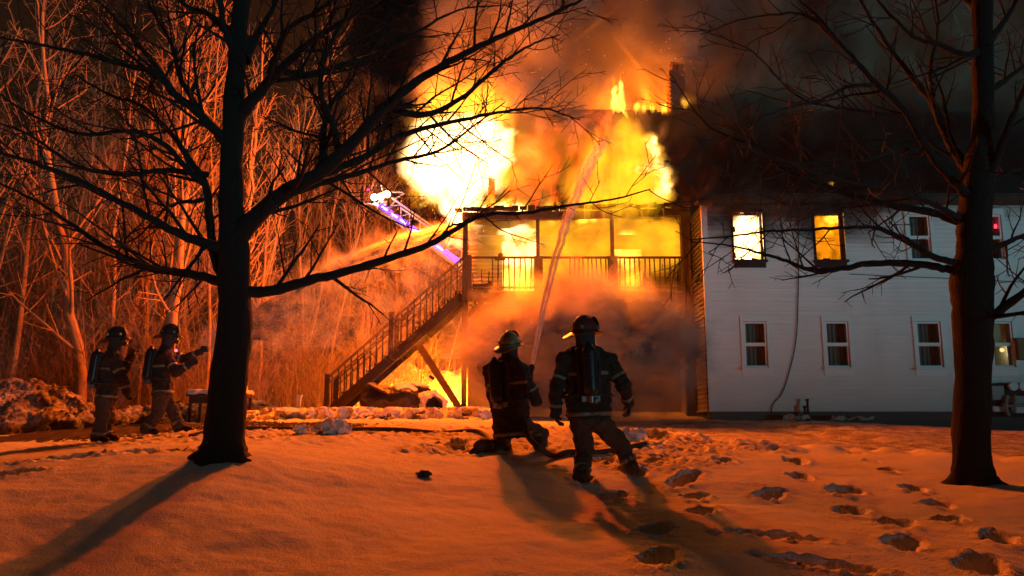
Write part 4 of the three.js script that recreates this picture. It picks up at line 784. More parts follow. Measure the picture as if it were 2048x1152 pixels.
  if (o.mask) { const m = lift(hd, face, 0.1); mesh('face_mask', merge([new THREE.SphereGeometry(0.085, 20, 14).scale(0.9, 1.05, 0.6).applyQuaternion(new THREE.Quaternion().setFromUnitVectors(V(0, 0, 1), face)).translate(...lift(m, fUp, -0.01).toArray()), rod(lift(m, fUp, -0.06), lift(lift(m, fUp, -0.08), face, 0.07), 0.035, 12)]), M.tank, t); }
  return [t, j, base];
}
const red = std(0.16, 0.025, 0.02, 0.35), amber = std(0.3, 0.25, 0.12, 0.35), black = std(0.025, 0.025, 0.025, 0.35), tab = std(0.85, 0.75, 0.25, 0.4);
person('firefighter seen from behind standing with legs apart on the right, dark red helmet turned right', 9.15, {
  head: [1170, 671], neck: [1171, 692], chest: [1173, 730], pelvis: [1178, 832], shL: [1130, 719], shR: [1217, 724], elL: [1113, 778, -0.03], wrL: [1111, 826, 0.05], haL: [1115, 848, 0.08], elR: [1247, 770, -0.06], wrR: [1258, 806, 0.1], haR: [1259, 830, 0.14],
  hipL: [1162, 842], hipR: [1198, 842], knL: [1169, 900, 0.1], anL: [1163, 951, -0.05], toL: [1160, 961, 0.14], knR: [1236, 884, 0.12], anR: [1262, 931, 0.12], toR: [1272, 939, 0.34],
}, { face: [0.85, 0.02, -0.5], back: [0.05, 0.06, 1], helmet: red, hem: 0.03, acL: V(0, 0, -1), cuL: V(1, 0, 0), acR: V(0, 0, -1), cuR: V(-1, 0, 0) });
person('firefighter kneeling in the snow aiming the water stream, pale ribbed helmet', 10.7, {
  head: [1020, 696], neck: [1018, 714], chest: [1014, 752], pelvis: [1022, 838, 0.02], shL: [982, 742, -0.02], shR: [1045, 744, 0.1], elL: [985, 795, 0.2], wrL: [1030, 790, 0.42], haL: [1044, 783, 0.46], elR: [1071, 800, 0.2], wrR: [1064, 771, 0.42], haR: [1061, 757, 0.46],
  hipL: [1008, 852, 0], hipR: [1042, 852, 0.04], knL: [1006, 891, 0.3], anL: [962, 893, -0.02], toL: [946, 906, -0.04], knR: [1082, 868, 0.42], anR: [1078, 889, 0.08], toR: [1084, 896, 0.3],
}, { face: [0.5, 0.12, -0.85], back: [-0.62, 0.05, 0.8], helmet: amber, hem: 0.24, w1: 0.13, tilt: -0.06, cuL: V(0.3, 1, -0.3), acL: V(0.4, 0, 1), acR: V(0.4, 0, 1), cuR: V(-1, 0.2, 0) });
person('leftmost firefighter, standing in profile by the snow bank with one arm hanging', 13.4, {
  head: [233, 680], neck: [229, 701], chest: [222, 727], pelvis: [213, 793], shL: [230, 716, 0.2], shR: [228, 718, -0.2], elL: [247, 742, 0.28], wrL: [262, 712, 0.2], haL: [267, 698, 0.18], elR: [245, 757, -0.24], wrR: [252, 782, -0.22], haR: [255, 797, -0.2],
  hipL: [214, 799, 0.11], hipR: [208, 799, -0.11], knL: [217, 840, 0.12], anL: [211, 873, 0.12], toL: [232, 877, 0.1], knR: [204, 841, -0.12], anR: [193, 877, -0.12], toR: [212, 881, -0.14],
}, { face: [1, 0.05, -0.12], back: [-1, 0.1, 0.1], helmet: black, tab, mask: true, hem: 0.05, acL: V(0, 0, 1), acR: V(0, 0, 1), cuR: V(1, 0, 0), cuL: V(0, 0, 1), w1: 0.1 });
const [striding] = person('firefighter striding right behind the left tree, arm held out, red light on the chest', 14, {
  head: [339, 674], neck: [334, 695], chest: [328, 722], pelvis: [325, 784], shL: [340, 710, 0.2], shR: [333, 712, -0.2], elL: [371, 718, 0.24], wrL: [399, 704, 0.2], haL: [416, 695, 0.2], elR: [352, 744, -0.26], wrR: [378, 729, -0.2], haR: [393, 722, -0.16],
  hipL: [329, 790, 0.11], hipR: [322, 790, -0.11], knL: [347, 824, 0.14], anL: [358, 855, 0.12], toL: [382, 860, 0.12], knR: [314, 828, -0.12], anR: [291, 859, -0.12], toR: [311, 864, -0.12],
}, { face: [1, -0.08, -0.1], back: [-1, 0.15, 0.1], helmet: black, mask: true, hem: 0.05, acL: V(0, 1, 0), cuL: V(0, 0, -1), acR: V(0, 1, 0), cuR: V(0, 0, 1), w1: 0.1 });
{ const l = at(352, 701, 13.72).sub(striding.position); mesh('chest_lamp', new THREE.SphereGeometry(0.022, 10, 8).translate(l.x, l.y, l.z), unlit(9, 0.5, 0.9), striding); lamp('chest_lamp_light', at(353, 701, 13.7), [1, 0.05, 0.12], 0.05, 0.02); }

// ---------------------------------------------------------------- hoses and water
{
  const h = thing('fire_hose', 'dark fire hose lying across the snow from the left tree to the kneeling firefighter', 'fire hose');
  const p = [[380, 874], [430, 868], [480, 864], [560, 860], [640, 860], [720, 862], [800, 865], [880, 868], [950, 872], [985, 884], [1000, 895]].map(([a, b]) => { const q = gp(a, b); q.y = snowHeight(q.x, q.z) + 0.035; return q; });
  mesh('jacket', tubeGeo(p, 0.036, 10, 120), M.hose, h);
  const c = p[1], d = p[2].clone().sub(p[1]).normalize(); mesh('coupling', rod(c.clone().addScaledVector(d, -0.06), c.clone().addScaledVector(d, 0.06), 0.05, 14), M.metal, h);
}
{
  const h = thing('fire_hose', 'charged hose from the kneeling firefighter nozzle, trailing behind the standing one', 'fire hose');
  const noz = at(1062, 752, 11.15), tip = at(1063, 737, 11.25), q = (a, b, D, u = 0) => { const p = at(a, b, D); if (u) p.y = snowHeight(p.x, p.z) + u; return p; };
  mesh('jacket', tubeGeo([noz, q(1058, 775, 11.05), q(1050, 800, 10.95), q(1050, 835, 10.75), q(1056, 872, 10.4), q(1076, 893, 10.15), q(1105, 886, 10.3, 0.04), q(1135, 880, 10.5, 0.04), q(1180, 880, 10.5, 0.03), q(1230, 876, 10.7, 0.03), q(1290, 872, 11.2, 0.03)], 0.036, 10, 120), M.hose, h);
  const n = new THREE.Group(); n.name = 'nozzle'; h.add(n);
  mesh('barrel', rod(noz, tip, 0.032, 14, 0.026), M.strap, n); mesh('bumper', rod(tip, tip.clone().lerp(noz, -0.25), 0.042, 14, 0.046), M.strap, n);
  mesh('grip', rod(noz, noz.clone().add(V(-0.02, -0.13, -0.05)), 0.018, 8), M.strap, n); mesh('bail_handle', rod(noz.clone().add(V(0, 0.03, 0.04)), noz.clone().add(V(-0.12, 0.09, 0.06)), 0.009, 6), M.strap, n);
}
function arcPoints(a, b, c, n) { return Array.from({ length: n + 1 }, (_, i) => { const t = i / n; return a.clone().multiplyScalar((1 - t) ** 2).addScaledVector(b, 2 * t * (1 - t)).addScaledVector(c, t * t); }); }
{ // stream of the kneeling firefighter: two threads of water that widen into mist on the gable
  const line = arcPoints(at(1064, 733, 11.3), at(1118, 430, 17), at(1208, 276, 22.3), 120), t = thing('water_jet', 'narrow pale hose stream rising from the kneeling firefighter to the gable', 'water');
  const water = (o) => new THREE.MeshPhysicalMaterial({ color: 0xe4e6f2, transparent: true, opacity: o, roughness: 1, transmission: 0.5, thickness: 0, specularIntensity: 0.3, side: THREE.DoubleSide, depthWrite: false });
  const strand = (off, r0, r1, wob, ph) => { const B = new Buf(); B.tube(line.map((p, i) => p.clone().add(V(off * (0.02 + 0.1 * i / 120) + wob * i / 120 * n2(i * 0.13, ph), wob * i / 120 * n2(i * 0.11, ph + 5), 0))), line.map((_, i) => lerp(r0, r1, i / 120) * (1 + 0.25 * n2(i * 0.35, ph + 9))), 8); return B.geo(); };
  mesh('strand', strand(-0.75, 0.014, 0.07, 0.05, 1), water(0.6), t); mesh('strand', strand(0.85, 0.012, 0.06, 0.05, 3), water(0.5), t); mesh('strand', strand(0, 0.035, 0.19, 0.03, 7), water(0.15), t);
  const P = new Puffs(); for (let i = 0; i < 120; i++) P.add(line[i].clone().add(V(gauss() * 0.1 * i / 120, gauss() * 0.1 * i / 120, gauss() * 0.1 * i / 120)), 0.08 + 0.24 * i / 120, [0.85, 0.85, 0.92], 0.13, 1.4, line[i + 1].clone().sub(line[i]));
  for (let k = 0; k < 30; k++) P.add(line[120].clone().add(V(gauss() * 0.3, gauss() * 0.3, gauss() * 0.2)), rr(0.2, 0.4), [0.85, 0.85, 0.9], 0.14);
  tag(mesh('mist', P.geo(), smokeMat, t), null, null, null, 'stuff');
}
{ // second stream: an arc from behind the left tree to the balcony corner, drizzle falling below it
  const P = new Puffs(), line = arcPoints(at(440, 680, 20.5), at(690, 468, 22), at(945, 448, 23.6), 160);
  for (let i = 0; i < 160; i++) {
    const t = i / 160, d = line[i + 1].clone().sub(line[i]).normalize();
    for (let k = 0; k < 5; k++) P.add(line[i].clone().add(V(gauss() * 0.1, -Math.abs(gauss()) * (0.1 + 0.3 * t), gauss() * 0.2)), 0.1 + 0.1 * t, [0.85, 0.85, 0.85], 0.12 + 0.28 * t, 2.2, d);
    for (let k = 0; k < 4; k++) {
      const fall = (t * 4.6 + 0.3) * rnd() ** 1.3;
      P.add(line[i].clone().add(V(gauss() * 0.3, -fall, gauss() * 0.8)), rr(0.3, 0.6), [0.85, 0.85, 0.85], 0.1 * (1 - 0.5 * fall / 5), 1);
    }
    for (let k = 0; k < 26; k++) {                                // drops drawn out along their fall
      const fall = (t * 5 + 0.2) * rnd(), a = Math.min(1.5, fall * 0.5);
      P.add(line[i].clone().add(V(gauss() * 0.4, -fall, gauss() * 0.8)), 0.008, [0.9, 0.9, 0.9], 0.5, 13, d.clone().add(V(0, -a, 0)));
    }
  }
  tag(mesh('water_stream', P.geo(), smokeMat), 'wide spray arching from behind the left tree onto the balcony corner', 'water', null, 'stuff');
}
// ---------------------------------------------------------------- aerial ladder of a fire engine behind the house
{
  const tip = at(766, 408, 29.5), end = at(965, 550, 26.4), t = thing('aerial_ladder', 'long lattice ladder with violet light strips reaching up beside the fireball', 'ladder', tip), e = end.sub(tip), L = e.length(), d = e.clone().normalize();
  const nx = V(0, 0, 1).cross(d).normalize(), up = nx.y < 0 ? nx.negate() : nx, wz = V(0, 0, 1).addScaledVector(d, -d.z).normalize(), Q = (a, u, w) => d.clone().multiplyScalar(a).addScaledVector(up, u).addScaledVector(wz, w);
  for (const w of [-0.32, 0.32]) { mesh('rail', bar(Q(0, -0.22, w), Q(L, -0.22, w), 0.1, 0.06), M.greyPaint, t); mesh('rail', bar(Q(0.5, 0.32, w), Q(L, 0.32, w), 0.06, 0.05), M.greyPaint, t); }
  for (let a = 0.3; a < L; a += 0.36) mesh('rung', rod(Q(a, -0.22, -0.32), Q(a, -0.22, 0.32), 0.022, 6), M.greyPaint, t);
  for (let a = 0.5, k = 0; a < L - 0.6; a += 0.6, k++) for (const w of [-0.32, 0.32]) mesh('lattice', rod(Q(a, k % 2 ? 0.32 : -0.2, w), Q(a + 0.6, k % 2 ? -0.2 : 0.32, w), 0.018, 6), M.greyPaint, t);
  const violet = unlit(0.75, 0.22, 2.6);
  for (const a of [0.3, 1.3, 2.3, 3.3, 4.3]) if (a + 0.8 < L) mesh('light_strip', bar(Q(a, -0.16, 0.37), Q(a + 0.82, -0.16, 0.37), 0.2, 0.03), violet, t);
  for (const a of [0.5, 1.15, 1.7, 2.4, 3.1, 3.9]) if (a + 0.3 < L) mesh('light_strip', bar(Q(a, -0.16, 0.4), Q(a + 0.34, -0.16, 0.4), 0.06, 0.03), unlit(3, 2.2, 5), t);
  const w = tip.clone().add(Q(1.2, -0.1, 0.7)); lamp('violet_strip_light', w, [0.35, 0.1, 1], 2.4, 0.1);
  const b = new THREE.Group(); b.name = 'tip_fitting'; t.add(b);
  mesh('bracket', merge([bar(Q(0, -0.25, -0.34), Q(0, -0.25, 0.34), 0.1, 0.08), bar(Q(0.1, -0.25, 0.3), Q(0.05, 0.4, 0.3), 0.05, 0.05), bar(Q(0.1, -0.25, -0.3), Q(0.05, 0.45, -0.3), 0.05, 0.05), rod(Q(0.05, 0.4, 0.3), Q(0.6, 0.75, 0.2), 0.03), rod(Q(0.6, 0.3, 0.3), Q(0.75, 0.75, 0.25), 0.03), rod(Q(-0.3, 0.3, 0.1), Q(-0.55, 0.5, 0.2), 0.04), rod(Q(-0.1, -0.3, 0.3), Q(-0.5, -0.5, 0.3), 0.04)]), M.greyPaint, b);
  mesh('monitor', merge([rod(Q(-0.05, 0, 0), Q(-0.45, 0.18, 0), 0.07, 12, 0.05), cyl(0.11, 0.11, 0.2, 14).translate(0.05, 0, 0)]), M.greyPaint, b);
  for (const [a, u, ww] of [[0.12, 0.12, 0.42], [0.25, 0.32, 0.4], [-0.15, -0.05, 0.4]]) { const p = Q(a, u, ww); mesh('spot_lamp', new THREE.SphereGeometry(0.13, 14, 10).translate(p.x, p.y, p.z), unlit(14, 11, 7), b); }
  lamp('spot_lamp_light', tip.clone().add(Q(0.05, 0.1, 0.75)), [1, 0.85, 0.65], 9, 0.1);
  const rl = Q(-0.75, 0.05, 0.35); mesh('warning_lamp', new THREE.SphereGeometry(0.06, 10, 8).translate(rl.x, rl.y, rl.z), unlit(4, 0.1, 0.5), b); lamp('warning_lamp_light', tip.clone().add(Q(-0.8, 0.05, 0.5)), [1, 0.04, 0.1], 5, 0.06);
}
// ---------------------------------------------------------------- things under and beside the stair
{ // estate car parked behind the house
  const D = 35.6, p = gxz(925, 800, D, 0.02), c = thing('parked_car', 'pale car with snow on it parked behind the stairs', 'car', p);
  const gy = p.y, up = at(925, 715, D).y - gy, L = 4.6, s = new THREE.Shape();
  s.moveTo(-2.25, 0.35); s.lineTo(-2.3, 0.95); s.lineTo(-2.15, 1.1); s.lineTo(-1.75, up - 0.12); s.quadraticCurveTo(-1.6, up, -1.3, up); s.lineTo(0.4, up); s.quadraticCurveTo(0.7, up - 0.05, 1.25, 1.15); s.lineTo(2.1, 0.98); s.quadraticCurveTo(2.32, 0.9, 2.3, 0.4); s.lineTo(-2.25, 0.35);
  mesh('body', new THREE.ExtrudeGeometry(s, { depth: 1.5, bevelSize: 0.08, bevelThickness: 0.1, bevelSegments: 4 }).translate(0, 0, -0.75), std(0.55, 0.53, 0.48, 0.35), c);
  const w = new THREE.Shape(); w.moveTo(-1.72, 1.14); w.lineTo(-1.5, up - 0.14); w.lineTo(-0.35, up - 0.13); w.lineTo(-0.35, 1.14);
  const w2 = new THREE.Shape(); w2.moveTo(-0.25, 1.14); w2.lineTo(-0.25, up - 0.13); w2.lineTo(0.38, up - 0.14); w2.lineTo(0.98, 1.14);
  for (const sh of [w, w2]) mesh('side_window', new THREE.ExtrudeGeometry(sh, { depth: 0.01, bevelEnabled: false }).translate(0, 0, 0.855), std(0.02, 0.02, 0.02, 0.1), c);
  for (const x of [-1.45, 1.4]) { const q = new THREE.Group(); q.name = 'wheel'; q.position.set(x, 0.34, 0.8); c.add(q); mesh('tyre', new THREE.TorusGeometry(0.25, 0.1, 10, 24), M.dark, q); mesh('rim', cyl(0.2, 0.2, 0.08, 18).rotateX(Math.PI / 2), M.metal, q); }
  mesh('tail_lamp', new RoundedBoxGeometry(0.1, 0.42, 0.34, 2, 0.03).translate(-2.3, 1.05, 0.7), std(0.55, 0.02, 0.015, 0.3), c);
  mesh('snow_cap', nets((x, y, z) => (Math.hypot((x + 0.4) / 1.15, (y - up - 0.06) / 0.1, z / 0.72) - 1) * 0.1 + 0.02 * n3(x * 3, y * 3, z * 3), V(-1.7, up - 0.15, -0.85), V(0.9, up + 0.25, 0.85), 0.05), M.snow, c);
}
{ // tarp-covered heap
  const p = gxz(785, 828, 20.9), c = thing('covered_heap', 'dark tarpaulin heap with snow on top under the lower stairs', 'covered heap', p);
  const loc = (px, py, dD = 0) => at(px, py, 20.9 + dD).sub(p), A = loc(752, 806), B = loc(808, 802), Tn = loc(742, 782);
  const f = (x, y, z) => { let m = smin(cap(x, y, z, A, B, 0.4, 0.4), cap(x, y, z, Tn, A, 0.2, 0.34), 0.2); return Math.max(m, -(y + 0.15)) + 0.03 * n3(x * 3, y * 3, z * 3) + 0.012 * n3(x * 9, y * 7, z * 9); };
  mesh('tarpaulin', nets(f, V(-1.3, -0.3, -0.7), V(1.1, 1.2, 0.7), 0.028), M.tarp, c);
  mesh('snow_cap', nets((x, y, z) => Math.max(f(x, y - 0.05, z) - 0.012 * n3(x * 5, 0, z * 5), -(y - 0.62 - 0.1 * n2(x * 2, z * 2)), -(x - 0.1 + 0.2 * z)), V(-1, -0.1, -0.7), V(1.1, 1.1, 0.7), 0.028), M.snow, c);
  mesh('lid_board', bar(loc(742, 772, -0.1), loc(785, 792, -0.15), 0.05, 0.6), M.scorched, c);
}
{
  const p = gxz(833, 826, 22.0), c = thing('tilted_box', 'dark square box leaning up behind the tarpaulin heap, snow around it', 'box', p), q = at(832, 795, 22).sub(p);
  mesh('shell', new RoundedBoxGeometry(0.66, 0.62, 0.5, 3, 0.07).rotateZ(-0.12).translate(q.x, q.y, q.z), M.tarp, c); mesh('edge', bar(at(858, 778, 21.9).sub(p), at(862, 815, 21.9).sub(p), 0.08, 0.3), M.scorched, c);
  mesh('snow_cap', nets((x, y, z) => (Math.hypot((x - q.x) / 0.36, (y - q.y - 0.33 + 0.12 * (x - q.x)) / 0.07, (z - q.z) / 0.27) - 1) * 0.07 + 0.015 * n3(x * 6, y * 6, z * 6), q.clone().add(V(-0.5, 0.1, -0.4)), q.clone().add(V(0.5, 0.5, 0.4)), 0.03), M.snow, c);
}
{
  const p = gxz(858, 826, 20.9), c = thing('bucket', 'snow covered bucket lying on its side with a dark opening', 'bucket', p);
  mesh('pail', new THREE.LatheGeometry([[0.0, -0.3], [0.15, -0.29], [0.16, -0.25], [0.2, 0.1], [0.21, 0.11], [0.19, 0.1], [0.15, -0.24], [0, -0.25]].map((a) => new THREE.Vector2(...a)), 24).rotateX(Math.PI / 2).rotateY(0.25).translate(0.12, 0.2, 0), M.dark, c);
  mesh('snow_cap', nets((x, y, z) => Math.max((Math.hypot(x / 0.42, (y - 0.28) / 0.3, (z + 0.2) / 0.34) - 1) * 0.3 + 0.05 * n3(x * 4, y * 4, z * 4), 0.2 - Math.hypot(x - 0.12, y - 0.18)), V(-0.6, -0.1, -0.7), V(0.6, 0.75, 0.25), 0.028), M.snow, c);
}
{ const p = gxz(596, 832, 22.6), c = thing('marker_post', 'short lit post standing in the snow left of the stair foot', 'post', p), h = at(596, 792, 22.6).y - p.y; mesh('shaft', box(0, h / 2 - 0.1, 0, 0.11, h + 0.2, 0.09, -0.03), std(0.55, 0.5, 0.4, 0.7), c); mesh('cap', new RoundedBoxGeometry(0.15, 0.05, 0.13, 2, 0.015).translate(0.015, h, 0), std(0.5, 0.45, 0.36, 0.7), c); }
{ // snow-topped table behind the left tree
  const p = gxz(440, 835, 20), c = thing('garden_table', 'dark low table with a crust of snow behind the left tree', 'table', p), y = at(440, 786, 20).y - p.y, x0 = at(386, 786, 20).x - p.x, x1 = at(500, 786, 20).x - p.x;
  mesh('tabletop', box((x0 + x1) / 2, y - 0.06, 0, x1 - x0, 0.06, 0.8), M.scorched, c); mesh('apron', box((x0 + x1) / 2, y - 0.18, 0.36, x1 - x0 - 0.12, 0.16, 0.03), M.scorched, c);
  for (const [x, z] of [[x0 + 0.08, 0.32], [x1 - 0.08, 0.32], [x0 + 0.08, -0.32], [x1 - 0.08, -0.32]]) mesh('leg', box(x, (y - 0.1) / 2, z, 0.06, y - 0.1, 0.06), M.scorched, c);
  mesh('snow_cap', nets((x, yy, z) => { const qx = Math.abs(x - (x0 + x1) / 2) - (x1 - x0) / 2 + 0.06, qz = Math.abs(z) - 0.34; return Math.hypot(Math.max(qx, 0), Math.max(qz, 0), (yy - y - 0.0) * 1.0) - 0.07 + 0.025 * n3(x * 3, yy * 3, z * 3); }, V(x0 - 0.15, y - 0.15, -0.55), V(x1 + 0.15, y + 0.2, 0.55), 0.028), M.snow, c);
  mesh('snow_lump', new THREE.SphereGeometry(0.14, 14, 10).scale(1.1, 0.9, 1).translate(at(488, 783, 20).x - p.x, y + 0.1, 0.2), M.snow, c);
}
// clumps of snow and ice
for (const [px, py, r, l, dark] of [[605, 866, 0.11, 'small snow clump against the hose, left one'], [665, 868, 0.2, 'large rounded snow clump lying against the hose'], [847, 958, 0.055, 'small dark icy lump alone on the smooth snow', 1], [1262, 884, 0.17, 'angular snow block kicked up beside the standing firefighter'], [1310, 878, 0.13, 'broken snow chunk right of the standing firefighter near the crest'], [915, 892, 0.1, 'snow crumb left of the kneeling firefighter boot']]) {
  const p = gp(px, py), s = rr(0, 9); p.y = snowHeight(p.x, p.z);
  const o = mesh('snow_clump', nets((x, y, z) => (Math.hypot(x / 1.25, (y - r * 0.45) / 0.75, z) - r) + r * 0.4 * n3(x * 1.1 / r + s, y * 1.1 / r, z * 1.1 / r) + r * 0.12 * n3(x * 4 / r, y * 4 / r, z * 4 / r), V(-r * 1.8, -r * 0.9, -r * 1.6), V(r * 1.8, r * 1.8, r * 1.6), r / 9), dark ? M.track : M.snow);
  o.position.copy(p); tag(o, l, 'snow clump');
}
for (const [px, py, rx, l] of [[1593, 842, 0.3, 'pale crumpled scrap at the foundation, left of the two'], [1705, 842, 0.5, 'flat white panel scrap lying at the foundation']]) {
  const p = at(px, py, 20.6); p.y = snowHeight(p.x, p.z) + 0.03; const g = new THREE.PlaneGeometry(rx * 2, 0.34, 10, 6).rotateX(-Math.PI / 2), a = g.attributes.position;
  for (let i = 0; i < a.count; i++) a.setY(i, 0.05 + 0.09 * n2(a.getX(i) * 3 + px, a.getZ(i) * 4) + 0.02 * rnd()); g.computeVertexNormals();
  const o = mesh('debris', g, std(0.6, 0.6, 0.58, 0.7, { side: THREE.DoubleSide })); o.position.copy(p); tag(o, l, 'debris');
}
for (const [px, top, l] of [[1611, 812, 'short dark pipe stub at the foundation'], [1617, 798, 'taller dark pipe standing at the foundation']]) { const p = at(px, 842, 20.75), q = at(px, top, 20.75), t = thing('standpipe', l, 'pipe', V(p.x, p.y - 0.1, p.z)); mesh('pipe', cyl(0.03, 0.03, q.y - p.y + 0.1, 10).translate(0, (q.y - p.y + 0.1) / 2, 0), M.dark, t); mesh('collar', cyl(0.045, 0.045, 0.05, 10).translate(0, q.y - p.y + 0.08, 0), M.dark, t); }
{ const o = mesh('hanging_cable', tubeGeo([[1597, 418], [1597, 525], [1596, 600], [1592, 680], [1578, 745], [1562, 790], [1546, 808], [1542, 826]].map(([a, b]) => at(a, b, 20.93)), 0.013, 6, 60), M.dark); tag(o, 'thin dark cable hanging down the white wall between two windows', 'cable'); }
{ const o = mesh('hanging_cable', tubeGeo([[1700, 548], [1780, 552], [1880, 556], [2000, 562], [2100, 566]].map(([a, b]) => at(a, b, 20.95)), 0.009, 5, 40), M.dark); tag(o, 'thin dark cable running level along the wall below the upper windows', 'cable'); }
{ // meters on the wall at the right edge
  const p = at(2022, 800, 20.85), t = thing('utility_meters', 'bank of grey utility meters with round dials on the wall at the right edge', 'meter', p), q = (a, b, d = 20.85) => at(a, b, d).sub(p);
  const pl = (name, a, b, w, h, dd, m) => mesh(name, new RoundedBoxGeometry(w, h, dd, 2, 0.015).translate(...q(a, b).toArray()), m, t);
  pl('back_board', 2030, 800, 1.25, 0.85, 0.06, M.dark); pl('meter_box', 1992, 786, 0.32, 0.36, 0.2, M.greyPaint); pl('meter_box', 2032, 800, 0.5, 0.2, 0.26, M.greyPaint); pl('meter_box', 1995, 818, 0.3, 0.14, 0.16, M.trim); pl('meter_box', 2036, 820, 0.4, 0.16, 0.22, M.trim);
  for (const x of [2026, 2046]) mesh('dial', cyl(0.11, 0.11, 0.09, 22).rotateX(Math.PI / 2).translate(...q(x, 773, 20.75).toArray()), M.trim, t);
  mesh('pipe', merge([tubeGeo([q(2005, 810, 20.7), q(2018, 812, 20.68), q(2035, 811, 20.68), q(2060, 812, 20.7)], 0.04, 8, 20), tubeGeo([q(2014, 790, 20.7), q(2012, 815, 20.68), q(2018, 832, 20.7)], 0.045, 8, 20), tubeGeo([q(2030, 790, 20.66), q(2030, 826, 20.64)], 0.035, 8, 8)]), M.greyPaint, t);
}
{ const p = at(2044, 700, 20.9), t = thing('wall_box', 'brown box fixed to the wall beside the lit window', 'box', p); mesh('case', new RoundedBoxGeometry(0.3, 0.52, 0.18, 2, 0.02), std(0.2, 0.14, 0.07, 0.8), t); mesh('lid', new RoundedBoxGeometry(0.33, 0.05, 0.21, 2, 0.012).translate(0, 0.28, 0.005), std(0.22, 0.16, 0.08, 0.8), t); }
{ const p = at(1991, 453, 21.09), t = thing('exit_lamp', 'small red lamp behind the dark upper window right of the tree', 'lamp', p); mesh('lamp_lens', new THREE.SphereGeometry(0.05, 12, 10).scale(0.7, 1.4, 0.7), unlit(3, 0.12, 0.25), t); mesh('lamp_base', cyl(0.04, 0.05, 0.05, 10).translate(0, -0.09, 0), M.dark, t); lamp('exit_lamp_light', p.clone().add(V(0, 0, 0.02)), [1, 0.05, 0.1], 0.06, 0.03); }

// ---------------------------------------------------------------- flames
function flame(label, build) { const P = new Puffs(); build(P); return tag(mesh('flame', P.geo(), flameMat), label, 'flame'); }
const WHITE = [8, 4.1, 1.45], YEL = [5, 2.1, 0.15], ORA = [1.9, 0.5, 0.012], DEEP = [0.9, 0.2, 0.006];
flame('huge white hot fireball rolling out at the left corner of the house', (P) => {
  P.cloud(200, 912, 318, 92, 80, 24.2, 1.0, 0.5, WHITE, 0.75);
  P.cloud(50, 855, 312, 38, 42, 24.2, 0.6, 0.34, WHITE, 0.5); P.cloud(60, 978, 290, 42, 48, 23.9, 0.6, 0.34, WHITE, 0.5); P.cloud(40, 915, 262, 70, 28, 24.4, 0.6, 0.32, WHITE, 0.45);
  for (let k = 0; k < 11; k++) P.cloud(9, lerp(912, 926, k / 10), lerp(370, 445, k / 10), lerp(48, 20, k / 10), 14, 24.2, 0.4, 0.3, WHITE, 0.5);
  P.cloud(46, 912, 325, 112, 95, 24.2, 1.0, 0.36, YEL, 0.3); P.cloud(40, 912, 330, 122, 100, 24.2, 1.0, 0.34, ORA, 0.3);
  P.cloud(60, 915, 225, 95, 62, 24.6, 1.2, 0.6, [3, 1.2, 0.07], 0.16); P.cloud(50, 985, 300, 55, 90, 24.6, 1, 0.55, [3, 1.2, 0.06], 0.15);
  P.cloud(60, 925, 225, 90, 50, 24.4, 0.8, 0.3, [4.5, 1.8, 0.1], 0.24, { stretch: 2.3, axis: V(0.12, 1, 0) }); P.cloud(30, 1005, 280, 22, 70, 24.4, 0.6, 0.26, [3.5, 1.3, 0.06], 0.24, { stretch: 2.2, axis: V(0.2, 1, 0) });
  P.cloud(30, 870, 375, 45, 22, 24.0, 0.5, 0.32, ORA, 0.3); P.cloud(26, 905, 445, 20, 60, 24.4, 0.5, 0.3, WHITE, 0.25);
});
flame('white flames along the balcony roof edge beside the fireball', (P) => {
  for (const [x, y, rx, ry, n] of [[948, 425, 12, 18, 12], [978, 420, 16, 9, 16], [1025, 420, 22, 9, 18], [1000, 414, 14, 5, 8], [1110, 424, 14, 5, 6], [1150, 421, 10, 6, 8]]) { P.cloud(n, x, y, rx, ry, 22.9, 0.3, 0.13, WHITE, 0.4, { stretch: 1.3, axis: V(0, 1, 0) }); P.cloud(n, x, y - 5, rx * 1.3, ry * 1.8, 22.9, 0.4, 0.2, YEL, 0.18); }
  P.cloud(60, 1075, 335, 95, 85, 23.6, 0.6, 0.8, [0.8, 0.23, 0.005], 0.2); P.cloud(26, 1060, 412, 130, 16, 23.3, 0.5, 0.35, [2.2, 0.75, 0.03], 0.16); P.cloud(10, 1172, 438, 20, 5, 22.9, 0.3, 0.14, YEL, 0.4);
});
flame('yellow flames filling the gable, white along its right rake', (P) => {
  for (let k = 0; k < 150; k++) { const t = rnd(), y = lerp(235, 415, Math.sqrt(t)), w = lerp(18, 105, Math.sqrt(t)), x = 1238 + rr(-1, 1) * w * 0.95; P.add(at(x, y, 22.5 + gauss() * 0.5), rr(0.3, 0.6), [2.6, 1.05, 0.025].map((c) => c * rr(0.7, 1.2)), 0.3, 1.7, V(gauss() * 0.25, 1, gauss() * 0.2)); }
  for (const [x, y, rx, ry, n] of [[1305, 285, 7, 10, 10], [1312, 305, 8, 8, 12], [1322, 330, 18, 12, 24], [1334, 358, 11, 24, 34], [1322, 385, 12, 10, 10], [1300, 340, 30, 12, 16]]) { P.cloud(n, x, y, rx, ry, 22.6, 0.25, 0.15, WHITE, 0.35); P.cloud(n, x - 8, y, rx * 1.8, ry * 1.6, 22.6, 0.4, 0.25, YEL, 0.2); }
  P.cloud(30, 1290, 350, 40, 55, 22.6, 0.4, 0.4, [3.2, 1.5, 0.1], 0.15); P.cloud(30, 1165, 335, 34, 65, 22.8, 0.5, 0.5, [1.1, 0.36, 0.01], 0.12);
});
